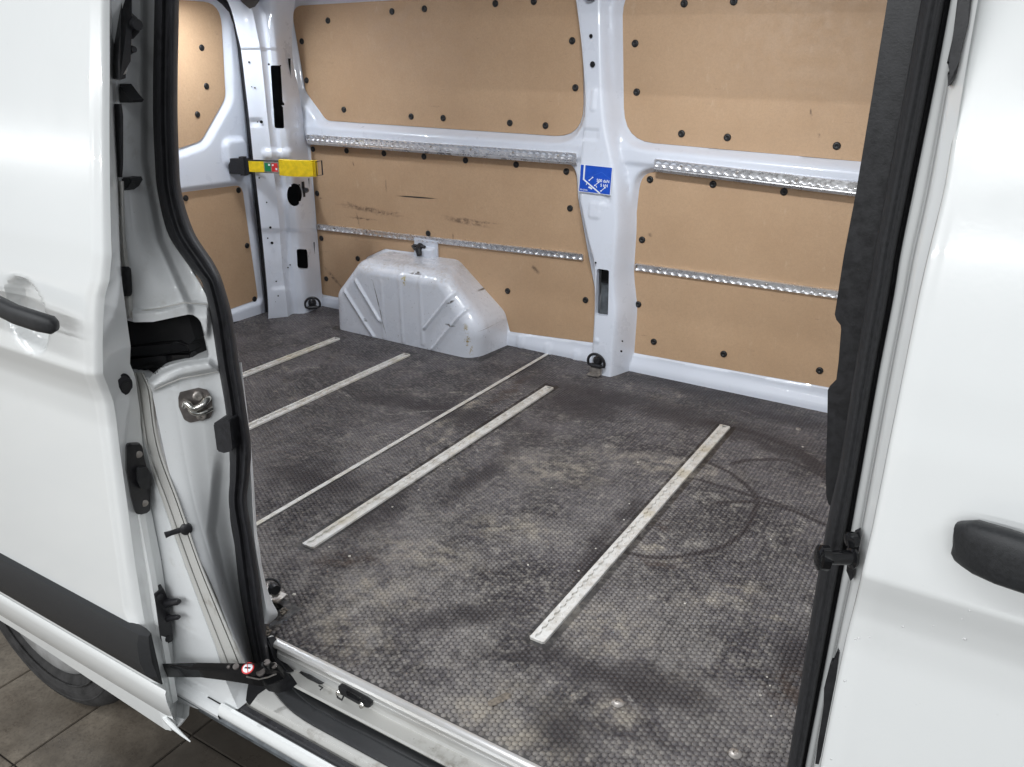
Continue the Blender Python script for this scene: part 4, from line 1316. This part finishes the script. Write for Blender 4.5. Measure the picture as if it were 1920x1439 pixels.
# spur at the lower corner
vf('corner_spur', [tube([P(300, 1338, -.150), P(314, 1352, -.158), P(325, 1363, -.162), P(340, 1377, -.163), P(357, 1391, -.16)], [.003, .005, .0048, .003, .0012], 10)], 'white_out', sdoor)


def dy_(z): return float(prof(z)) + YO
# handle
def bar(path, secs, mat, name, parent, seg=14):
    V = []; F = []
    path = [np.array(p) for p in path]; n = len(path)
    for i in range(n):
        a = path[max(0, i - 1)]; b = path[min(n - 1, i + 1)]; td = (b - a) / np.linalg.norm(b - a)
        o = np.array([0, -1.0, 0]); upv = np.cross(o, td); upv /= np.linalg.norm(upv); o = np.cross(td, upv)
        hgt, dep = secs[i]
        for k in range(seg):
            an = 2 * math.pi * k / seg; c_, s_2 = math.cos(an), math.sin(an)
            V.append(path[i] + upv * hgt * math.copysign(abs(c_) ** .7, c_) + o * dep * math.copysign(abs(s_2) ** .7, s_2))
    for i in range(n - 1):
        for k in range(seg): F.append((i * seg + k, i * seg + (k + 1) % seg, (i + 1) * seg + (k + 1) % seg, (i + 1) * seg + k))
    F.append(tuple(range(seg))[::-1]); F.append(tuple((n - 1) * seg + k for k in range(seg)))
    return link(name, mesh(V, F), mat, parent, sharp=60)


hpts = [(-190, 520), (-100, 540), (-20, 565), (30, 590), (70, 603), (98, 610), (108, 611)]
yb = [-.215, -.225, -.232, -.236, -.234, -.226, -.222]
bar([P(u, v, y) for (u, v), y in zip(hpts, yb)], [(.014, .008), (.015, .009), (.015, .010), (.0145, .010), (.0145, .010), (.013, .010), (.007, .006)], 'plastic_matte', 'door_handle', sdoor, 18)
# rubbing strip
zt0, zt1 = .088, -.020
xe = float(np.interp(.03, *To)) - .012
pr_ = [(zt0, .001), (zt0 - .003, -.010), (zt0 - .02, -.016), (.03, -.018), (zt1 + .02, -.014), (zt1, -.002), (zt1, .004), (zt0, .006)]
V = []; 
p_te = P(266, 1209, -.195); p_be = P(289, 1289, -.185)
for x, k in ((-1.15, 1), (-.5, 1), (-.16, 1), (-.118, 1), (-.100, .35)):
    for z, o in pr_: V.append((x + (.006 if z < .03 and x > -.13 else 0), dy_(z) + o * k, z))
n = len(pr_); F = [(i * n + k, i * n + (k + 1) % n, (i + 1) * n + (k + 1) % n, (i + 1) * n + k) for i in range(4) for k in range(n)] + [tuple(range(n)), tuple(4 * n + k for k in range(n))[::-1]]
link('rubbing_strip', mesh(V, F), 'plastic_matte', sdoor, sharp=25)
# lower lip crease below the strip
V = []
for x in (-1.15, -.085):
    V += [(x, dy_(-.03) - .001, -.030), (x, dy_(-.034) - .004, -.036), (x, dy_(-.05) - .005, -.052), (x, dy_(-.10) - .004, -.098), (x, dy_(-.11) + .001, -.110)]
link('door_skirt', mesh(V, [(k, k + 1, 6 + k, 5 + k) for k in range(4)]), 'white_out', sdoor, sharp=60)


# things on the door's front edge; ydj = depth of edge face at a picture point
def ydj(u, v):
    r_, i_ = float(np.interp(v, ev, er)), float(np.interp(v, ev, ei))
    f = min(1.0, (u - r_) / max(1, (i_ - r_))); z = P(u, v, -.15)[2]
    return float(prof(z)) + YO + .014 + .048 * f


DN = np.array([.93, -.36, 0.0])


def dp(u, v, k=0.0): return P(u, v, ydj(u, v)) + DN * k


def edge_prism(name, pts, k0, k1, mat, parent, bev=.0015, corner=0):
    if corner: pts = rounded([(p[0], p[1], corner) for p in pts], 5)
    bm = bmesh.new(); add_prism(bm, [dp(u, v, k1) for u, v in pts], tuple(DN * (k0 - k1)), bev); return link(name, from_bm(bm), mat, parent)


ov = lambda cu, cv, ru, rv, n=24: [(cu + ru * math.cos(a), cv + rv * math.sin(a)) for a in np.linspace(0, 2 * math.pi, n + 1)[:-1]]
b_ = edge_prism('edge_plug', ov(233, 721, 14.5, 20), -.002, .004, 'rubber', sdoor, .003)
edge_prism('edge_plug_centre', ov(235, 724, 8, 12), .003, .0055, 'plastic', b_, .002)
lk = edge_prism('lock_plate', [(234, 829), (263, 829), (268, 860), (279, 900), (279, 955), (252, 962), (243, 930), (234, 880)], -.002, .012, 'plastic', sdoor, .002, 9)
edge_prism('lock_catch', [(251, 870), (270, 868), (276, 880), (277, 905), (260, 912), (252, 895)], .010, .022, 'plastic_matte', lk, .003, 5)
each('bolt', [lathe([(.006, 0), (.006, .002), (.003, .003)], dp(u, v, .012), DN, 12) for u, v in ((256, 847), (267, 938))], 'steel', lk)
lk = edge_prism('guide_bracket', [(284, 1106), (301, 1094), (308, 1112), (313, 1140), (318, 1172), (319, 1192), (302, 1202), (296, 1190)], -.002, .018, 'plastic', sdoor, .002, 3)
for (u, v), (u2, v2), r in (((305, 1128), (336, 1128), .0065), ((308, 1157), (336, 1157), .005)):
    a = dp(u, v, .006); q = P(u2, v2, a[1] - .004)
    vf('guide_pin', [tube([a, a + (q - a) * .5, a + (q - a) * .85, q], [r * 1.6, r, r, r * .6], 12)], 'plastic', lk)
each('bolt', [lathe([(.006, 0), (.006, .002), (.003, .003)], dp(u, v, .018), DN, 12) for u, v in ((294, 1110), (309, 1188))], 'plastic_matte', lk)
lk = edge_prism('upper_latch', [(219, -30), (236, -30), (236, 30), (236, 60), (234, 115), (226, 122), (225, 146), (212, 150), (211, 120), (214, 60)], -.002, .030, 'plastic', sdoor, .002, 2)
for (u, v), (u2, v2), r in (((228, 47), (259, 47), .016), ((225, 92), (252, 93), .009)):
    a = dp(u, v, .008); q = P(u2, v2, a[1] - .004)
    vf('guide_pin', [tube([a, a + (q - a) * .4, a + (q - a) * .8, q], [r * 1.35, r, r * .55, r * .45], 14)], 'plastic', lk)
each('bolt', [lathe([(.006, 0), (.006, .002), (.003, .003)], dp(u, v, .030), DN, 12) for u, v in ((228, 30), (227, 82), (218, 131), (226, 8))], 'steel', lk)

# ------------------------------------------------------------------ front of the opening: seal, pillar strip, front door
rv = [-300, 0, 180, 361, 480, 520, 590, 700, 880, 947, 1087, 1275, 1439, 1500]
rB = [1788, 1728, 1695, 1661, 1639, 1633, 1620, 1602, 1573, 1558, 1533, 1503, 1477, 1468]
rE = [1841, 1785, 1751, 1714, 1690, 1684, 1672, 1650, 1618, 1607, 1580, 1544, 1512, 1502]


def rx(f): return [a + f * (b - a) for a, b in zip(rB, rE)]


rowloft('side_door_seal', rv, [(rx(-.02), .045), (rx(0), -.004), (rx(.08), -.018), (rx(.30), -.024), (rx(.50), -.020), (rx(.62), -.022), (rx(.74), -.012), (rx(.80), .004), (rx(.90), .002), (rx(1.03), -.014)],
        'rubber_grey', van, dv=10, sub=3, sharp=70, label='dark grey flocked seal along the front edge of the opening')
# inner black pillar trim, with its stepped edge
ip = [(1712, -300), (1664, 0), (1635, 180), (1605, 361), (1582, 480), (1567, 578), (1565, 590), (1568, 600), (1576, 610), (1577, 618), (1572, 680), (1568, 712), (1556, 724), (1552, 732), (1551, 800), (1548, 880), (1549, 930), (1553, 945), (1560, 952),
      (1585, 952), (1640, 600), (1690, 300), (1740, 0), (1796, -300)]
prism_px('pillar_trim', ip, .020, (.02, .05, 0), 'plastic', van, 0)
# pale outer pillar strip between seal and front door
pe_v = [-300, 0, 150, 361, 480, 550, 700, 900, 1000, 1087, 1200, 1275, 1439, 1500]
pe = [1882, 1828, 1802, 1768, 1738, 1722, 1692, 1652, 1632, 1612, 1584, 1568, 1536, 1524]
sE = list(cint(np.array(pe_v, float), rv, rE))


def px_(f): return [a - 3 + f * (b - a + 9) for a, b in zip(sE, pe)]


rowloft('pillar_outer_strip', pe_v, [(px_(0), .0), (px_(.02), -.012), (px_(.35), -.024), (px_(.48), -.044), (px_(.60), -.050), (px_(.80), -.056), (px_(1.0), -.062)], 'white_out', van, dv=10, sub=4, sharp=50)
# front door skin
def table2(us, vs_, dy):
    z = []; x = []
    for u, v in zip(us, vs_):
        y = -.10
        for _ in range(8):
            p = P(u, v, y); y = float(prof(p[2])) + dy
        z.append(p[2]); x.append(p[0])
    return np.array(z)[::-1], np.array(x)[::-1]


Tf = table2(pe, pe_v, 0)
rows = np.r_[np.linspace(.05, .45, 30), np.linspace(.455, .80, 80), np.linspace(.81, 1.30, 30)]
X = []
for z in rows:
    x0 = float(np.interp(z, *Tf)); y0 = float(prof(z)); r = [(x0 + .004, y0 + .05, z), (x0 + .001, y0 + .02, z), (x0, y0 + .006, z), (x0 + .0015, y0 + .0022, z), (x0 + .005, y0, z)]
    for s in np.linspace(0, 1, 60)[1:]: r.append((x0 + .005 + s * .95, y0, z))
    X.append(r)
G = np.array(X); nr, nc = G.shape[:2]; idx = np.arange(nr * nc).reshape(nr, nc)
F = np.stack([idx[:-1, :-1], idx[:-1, 1:], idx[1:, 1:], idx[1:, :-1]], -1).reshape(-1, 4).tolist()
fdoor = link('front_door', mesh(G.reshape(-1, 3).tolist(), F), 'white_out', van, sharp=40, label='closed white front door at the right edge')
hp_ = [(1789, 1016), (1791, 1016.5), (1794, 1018), (1803, 1020), (1830, 1026), (1880, 1044), (1940, 1064), (2040, 1095)]
bar([P(u, v, y) for (u, v), y in zip(hp_, (-.128, -.128, -.1285, -.130, -.136, -.144, -.146, -.146))], [(.0070, .003), (.0115, .005), (.0165, .007), (.0205, .009), (.0240, .011), (.0245, .012), (.024, .012), (.023, .012)], 'plastic_matte', 'door_handle', fdoor, 18)
# fittings in the gap
prism_px('upper_catch', [(1797, -20), (1824, -20), (1815, 45), (1801, 100), (1798, 117), (1791, 143), (1786, 152), (1777, 162), (1776, 140), (1784, 119), (1775, 118), (1786, 70)], -.060, (0, .012, 0), 'plastic', van, .002)
prism_px('lower_catch', [(1569, 1222), (1573, 1224), (1570, 1250), (1562, 1330), (1546, 1400), (1536, 1435), (1528, 1434), (1534, 1390), (1544, 1325), (1545, 1290), (1556, 1246), (1562, 1246)], -.056, (0, .012, 0), 'plastic', van, .002)
ct = prism_px('centre_catch', [(1600, 1003), (1611, 998), (1612, 1012), (1606, 1050), (1600, 1085), (1594, 1092), (1586, 1072), (1590, 1040), (1596, 1025)], -.058, (0, .010, 0), 'plastic', van, .002)
a = P(1602, 1046, -.066); b = P(1543, 1046, -.085)
vf('catch_rod', [tube([a, a + (b - a) * .1, a + (b - a) * .15, a + (b - a) * .92, b], [.010, .0115, .0075, .0070, .010], 14), lathe([(.013, -.004), (.013, .004), (.008, .006)], b, (-.8, -.5, .1), 14),
                   lathe([(.008, 0), (.008, .006), (.004, .008)], P(1602, 1012, -.062), (-.6, -.7, 0), 12)], 'gloss_black', ct)

# ------------------------------------------------------------------ sill of the opening
def strip(name, prof_, x0, x1, mat, parent=van, sharp=35, curve=None, n=40, label=None):
    V = []; F = []; m = len(prof_)
    for i in range(n + 1):
        x = x0 + (x1 - x0) * i / n
        for k, (y, z) in enumerate(prof_): V.append((x, y + (curve(x, k) if curve else 0), z))
    F = [(i * m + k, i * m + k + 1, (i + 1) * m + k + 1, (i + 1) * m + k) for i in range(n) for k in range(m - 1)]
    return link(name, mesh(V, F), mat, parent, sharp=sharp, label=label)


roll = [(.014, -.002), (.014, .0015), (.010, .0030), (.003, .0030), (-.002, .0012), (-.0045, -.003), (-.0030, -.007), (.001, -.009)]
strip('sill_profile', roll, -.008, .965, 'alu_sill', label='pale aluminium edge profile of the load floor')
strip('sill_face', [(.001, -.008), (.0005, -.018), (-.001, -.0185), (-.001, -.032), (.004, -.033), (.004, -.046)], .018, .965, 'alu_sill')
strip('sill_ledge', [(.004, -.046), (-.004, -.0465), (-.021, -.047), (-.023, -.052)], .03, .965, 'band')


def cv1(x, k):
    d = max(0, .17 - x); return d * d * 1.6


strip('sill_track', [(-.020, -.058), (-.030, -.0570), (-.036, -.0572), (-.037, -.060), (-.055, -.060), (-.066, -.059), (-.068, -.075)], .0, .965, 'plastic_matte', curve=lambda x, k: cv1(x, k), label='black guide track in the door sill')
strip('sill_panel', [(-.0, -.0625), (-.06, -.0630), (-.066, -.062), (-.078, -.062), (-.0805, -.066), (-.082, -.085)], -.02, .965, 'band')
strip('sill_gap', [(-.080, -.080), (-.105, -.080)], -.06, .965, 'void')
strip('sill_rubber', [(-.084, -.080), (-.087, -.072), (-.097, -.071), (-.103, -.076)], .0, .965, 'rubber')
strip('outer_sill', [(-.102, -.10), (-.1025, -.078), (-.1045, -.071), (-.108, -.068), (-.113, -.069), (-.117, -.076), (-.119, -.086), (-.116, -.096), (-.108, -.104), (-.10, -.108)], -.015, .965, 'white_out', label='glossy white outer sill below the opening')
strip('outer_sill', [(-.095, -.085), (-.100, -.080), (-.112, -.085), (-.117, -.095), (-.115, -.104), (-.106, -.112), (-.09, -.12)], -.16, -.020, 'white_jamb')
strip('sill_underside', [(-.108, -.104), (-.113, -.110), (-.108, -.118), (-.07, -.135), (-.06, -.2)], -.16, .965, 'cav')
# catch on the sill face
c0 = P(637, 1297, -.002)
bm = bmesh.new(); q = rounded([(633, 1286, 2), (641, 1289, 2), (684, 1312, 2), (695, 1320, 2), (694, 1328, 3), (686, 1327, 2), (672, 1321, 2), (645, 1306, 2), (635, 1302, 2)], 3)
add_prism(bm, [P(u, v, -.008) for u, v in q], (0, .010, 0), .001); sc_ = link('sill_catch', from_bm(bm), 'plastic', van)
prism_px('latch_bar', [(648, 1298), (655, 1299), (676, 1311), (672, 1316), (650, 1305)], -.012, (0, .004, 0), 'gloss_black', sc_, .001)
each('bolt', [lathe([(.005, 0), (.005, .004), (.002, .005)], P(u, v, -.010), (0, -.9, .4), 12) for u, v in ((636, 1299), (680, 1323))], 'chrome', sc_)
prism_px('sill_clip', [(560, 1262), (578, 1268), (600, 1281), (604, 1284), (598, 1284), (575, 1272)], -.006, (0, .006, 0), 'plastic', van, .0008)
vf('cable', [tube([P(632, 1300, -.01), P(633, 1308, -.016), P(641, 1313, -.02), P(644, 1306, -.014)], .0016, 6), tube([P(598, 1286, -.01), P(605, 1290, -.02), P(600, 1294, -.024)], .0013, 6)], 'plastic', van)
# seal foot block
prism_px('seal_foot', [(470, 1205), (500, 1196), (506, 1214), (511, 1235), (540, 1262), (500, 1262), (482, 1250)], -.012, (0, .02, -.01), 'rubber', van, .003)

# ---- lower roller arm ---------------------------------------------
def AP(u, v, k=0.0):              # the arm runs from the door (outside) down to the track
    p = P(u, v, float(np.interp(u, [300, 330, 455, 490, 530, 560], [-.140, -.138, -.124, -.100, -.060, -.040]))); d = CAM - p
    return p + d / np.linalg.norm(d) * k


ap = rounded([(300, 1245, 2), (370, 1243, 4), (430, 1244, 4), (478, 1244, 4), (505, 1240, 4), (521, 1246, 5), (532, 1256, 4), (515, 1266, 6), (490, 1273, 6), (470, 1270, 6), (420, 1262, 6), (370, 1256, 6), (300, 1256, 2)], 4)
bm = bmesh.new(); add_prism(bm, [AP(u, v) for u, v in ap], (0, .004, -.020), .002)
arm2 = link('roller_arm', from_bm(bm), 'gloss_black', van, label='black lower roller arm joining the sliding door to the sill')
bm = bmesh.new(); add_prism(bm, [AP(u, v, -.008) for u, v in ((486, 1262), (520, 1256), (540, 1260), (548, 1272), (534, 1284), (512, 1290), (494, 1286), (482, 1276))], (0, .01, -.02), .003)
link('arm_bracket', from_bm(bm), 'plastic', arm2)
bm = bmesh.new(); add_prism(bm, [AP(u, v, -.010) for u, v in ((466, 1276), (500, 1288), (480, 1302), (465, 1322), (460, 1314), (463, 1296))], (0, .004, -.004), .001)
link('arm_gaiter', from_bm(bm), 'rubber', arm2)
AN = np.array([.10, -.35, .93]); AN /= np.linalg.norm(AN)


def ring_disc(u, v, r, k, h, mat, name, par, seg=26):
    return vf(name, [lathe([(r, 0), (r, h * .8), (r * .95, h)], AP(u, v) + AN * k, AN, seg)], mat, par)


wk = ring_disc(465, 1254, .0105, .0006, .0012, 'sticker_red', 'warning_sticker', arm2); wk['label'] = 'small round red and white prohibition sticker'
ring_disc(465, 1254, .0084, .0010, .0014, 'sticker_white', 'sticker_field', wk)
q0 = AP(465, 1254) + AN * .0026; ex_ = Vector((1, 0, 0)); az_ = Vector(AN); ay_ = az_.cross(ex_).normalized(); ex_ = ay_.cross(az_)
fm = Matrix(((ex_.x, ay_.x, az_.x, q0[0]), (ex_.y, ay_.y, az_.y, q0[1]), (ex_.z, ay_.z, az_.z, q0[2]), (0, 0, 0, 1)))
bm = bmesh.new(); add_box(bm, (-.0088, -.0006, 0), (.0088, .0006, .0003), 0, fm @ Matrix.Rotation(-.75, 4, 'Z')); link('sticker_bar', from_bm(bm), 'sticker_red', wk)
bm = bmesh.new(); add_box(bm, (-.005, -.0014, -.0003), (.005, .0014, .0001), 0, fm @ Matrix.Rotation(.4, 4, 'Z')); link('sticker_pictogram', from_bm(bm), 'void', wk)
for u, v, r in ((443, 1251, .0055), (489, 1261, .0075), (501, 1243, .0055), (514, 1249, .0055), (429, 1252, .003)):
    ring_disc(u, v, r, .0, .003, 'strikerp', 'rivet', arm2, 16)
vf('worn_edge', [tube([AP(u, v, .001) for u, v in ((462, 1269), (485, 1274), (503, 1270), (518, 1264))], .0014, 6)], 'steel', arm2)

# ------------------------------------------------------------------ rear wheel
wy = .018
tp = [(.228, -.02), (.243, -.004), (.275, .006), (.305, .004), (.325, -.012), (.333, -.03), (.335, -.10), (.333, -.17), (.32, -.19), (.25, -.2), (.21, -.19)]
V, F = lathe(tp, (wc[0], wy, wc[1]), (0, -1, 0), 64)
wheel = link('rear_wheel', mesh(V, F), 'tyre', van, sharp=50)
V, F = lathe([(.229, -.022), (.226, -.006), (.21, .002), (.17, .004), (.12, -.004), (.07, .000), (.05, .006), (.01, .008)], (wc[0], wy, wc[1]), (0, -1, 0), 64)
link('wheel_cover', mesh(V, F), 'silver', wheel, sharp=50)
tr_ = []
for k in range(3):
    r = .255 + .02 * k
    tr_.append(tube([(wc[0] + r * math.cos(a), wy - .004, wc[1] + r * math.sin(a)) for a in np.linspace(0, 2 * math.pi, 61)[:-1]], .0025, 6, closed=True))
each('sidewall_rib', tr_, 'tyre', wheel)

# ------------------------------------------------------------------ workshop floor
ZG = wc[1] - .336
bm = bmesh.new(); add_box(bm, (-30, -30, ZG - .02), (30, 30, ZG - .004)); gr = link('workshop_floor', from_bm(bm), 'grout', None, smooth=False)
gr['kind'] = 'structure'
bm = bmesh.new()
for lo, hi in (((-30, -30), (30, -2.185)), ((-30, 1.279), (30, 30)), ((-30, -2.181), (-3.37, 1.275)), ((2.398, -2.181), (30, 1.275))):
    add_box(bm, (lo[0], lo[1], ZG - .0035), (hi[0], hi[1], ZG))
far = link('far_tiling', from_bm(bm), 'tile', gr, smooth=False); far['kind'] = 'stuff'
pitch = .288; tx0 = -1.062
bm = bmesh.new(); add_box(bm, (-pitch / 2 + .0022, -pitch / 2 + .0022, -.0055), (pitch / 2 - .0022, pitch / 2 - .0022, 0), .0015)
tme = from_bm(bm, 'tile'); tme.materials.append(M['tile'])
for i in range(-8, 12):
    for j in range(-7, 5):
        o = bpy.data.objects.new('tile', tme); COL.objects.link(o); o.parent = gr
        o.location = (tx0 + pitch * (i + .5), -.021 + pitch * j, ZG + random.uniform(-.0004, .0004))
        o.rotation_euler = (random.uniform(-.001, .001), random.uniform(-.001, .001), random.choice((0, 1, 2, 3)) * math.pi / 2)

# ------------------------------------------------------------------ small loose things
bm = bmesh.new()
for u, v, s in ((1117, 1029, .0028), (1085, 1071, .0035), (1170, 975, .003), (1180, 945, .003), (1034, 915, .003), (785, 919, .003), (736, 951, .003), (983, 729, .002), (841, 879, .0025),
                (1127, 733, .0022), (1438, 1270, .0025), (1444, 1286, .0025), (1426, 1304, .003), (1446, 1343, .0025), (1284, 1132, .003), (1168, 1335, .0018), (617, 1026, .003), (655, 1043, .004), (551, 1115, .005), (1196, 867, .003), (1445, 1012, .003), (990, 1060, .003), (1505, 838, .004)):
    c = Pz(u, v, .0015)
    r = bmesh.ops.create_icosphere(bm, subdivisions=1, radius=s * .8)
    for vv in r['verts']:
        vv.co = Vector((vv.co.x * random.uniform(.8, 1.5), vv.co.y * random.uniform(.8, 1.4), max(-.0012, vv.co.z * .6))) + Vector(c)
cr = link('crumbs', from_bm(bm), 'crumb', None); cr['kind'] = 'stuff'; cr['label'] = 'pale crumbs of grit scattered over the dark load floor'; cr['category'] = 'debris'
bm = bmesh.new()
for u, v, s in ((1809, 1198, .0042), (1804, 1161, .0022), (1818, 1145, .002), (1693, 1175, .003), (1610, 1197, .003), (1604, 1199, .0025), (1631, 1195, .0022), (1584, 1277, .0040), (1750, 1174, .0018), (1558, 1424, .003)):
    y = -.1
    for _ in range(6): p = P(u, v, y); y = float(prof(p[2]))
    r = bmesh.ops.create_icosphere(bm, subdivisions=2, radius=s * .42)
    for vv in r['verts']: vv.co = Vector((vv.co.x, vv.co.y * .25, vv.co.z)) + Vector(P(u, v, y - .0002))
t = NT('water'); t.b.inputs['Transmission Weight'].default_value = 1; t.b.inputs['IOR'].default_value = 1.33; M['water'] = t.set((1, 1, 1), .08)
t.b.inputs['Transmission Weight'].default_value = .45
wd_ = link('water_drops', from_bm(bm), 'water', None); wd_['kind'] = 'stuff'; wd_['label'] = 'clear water drops clinging to the white front door'; wd_['category'] = 'water'
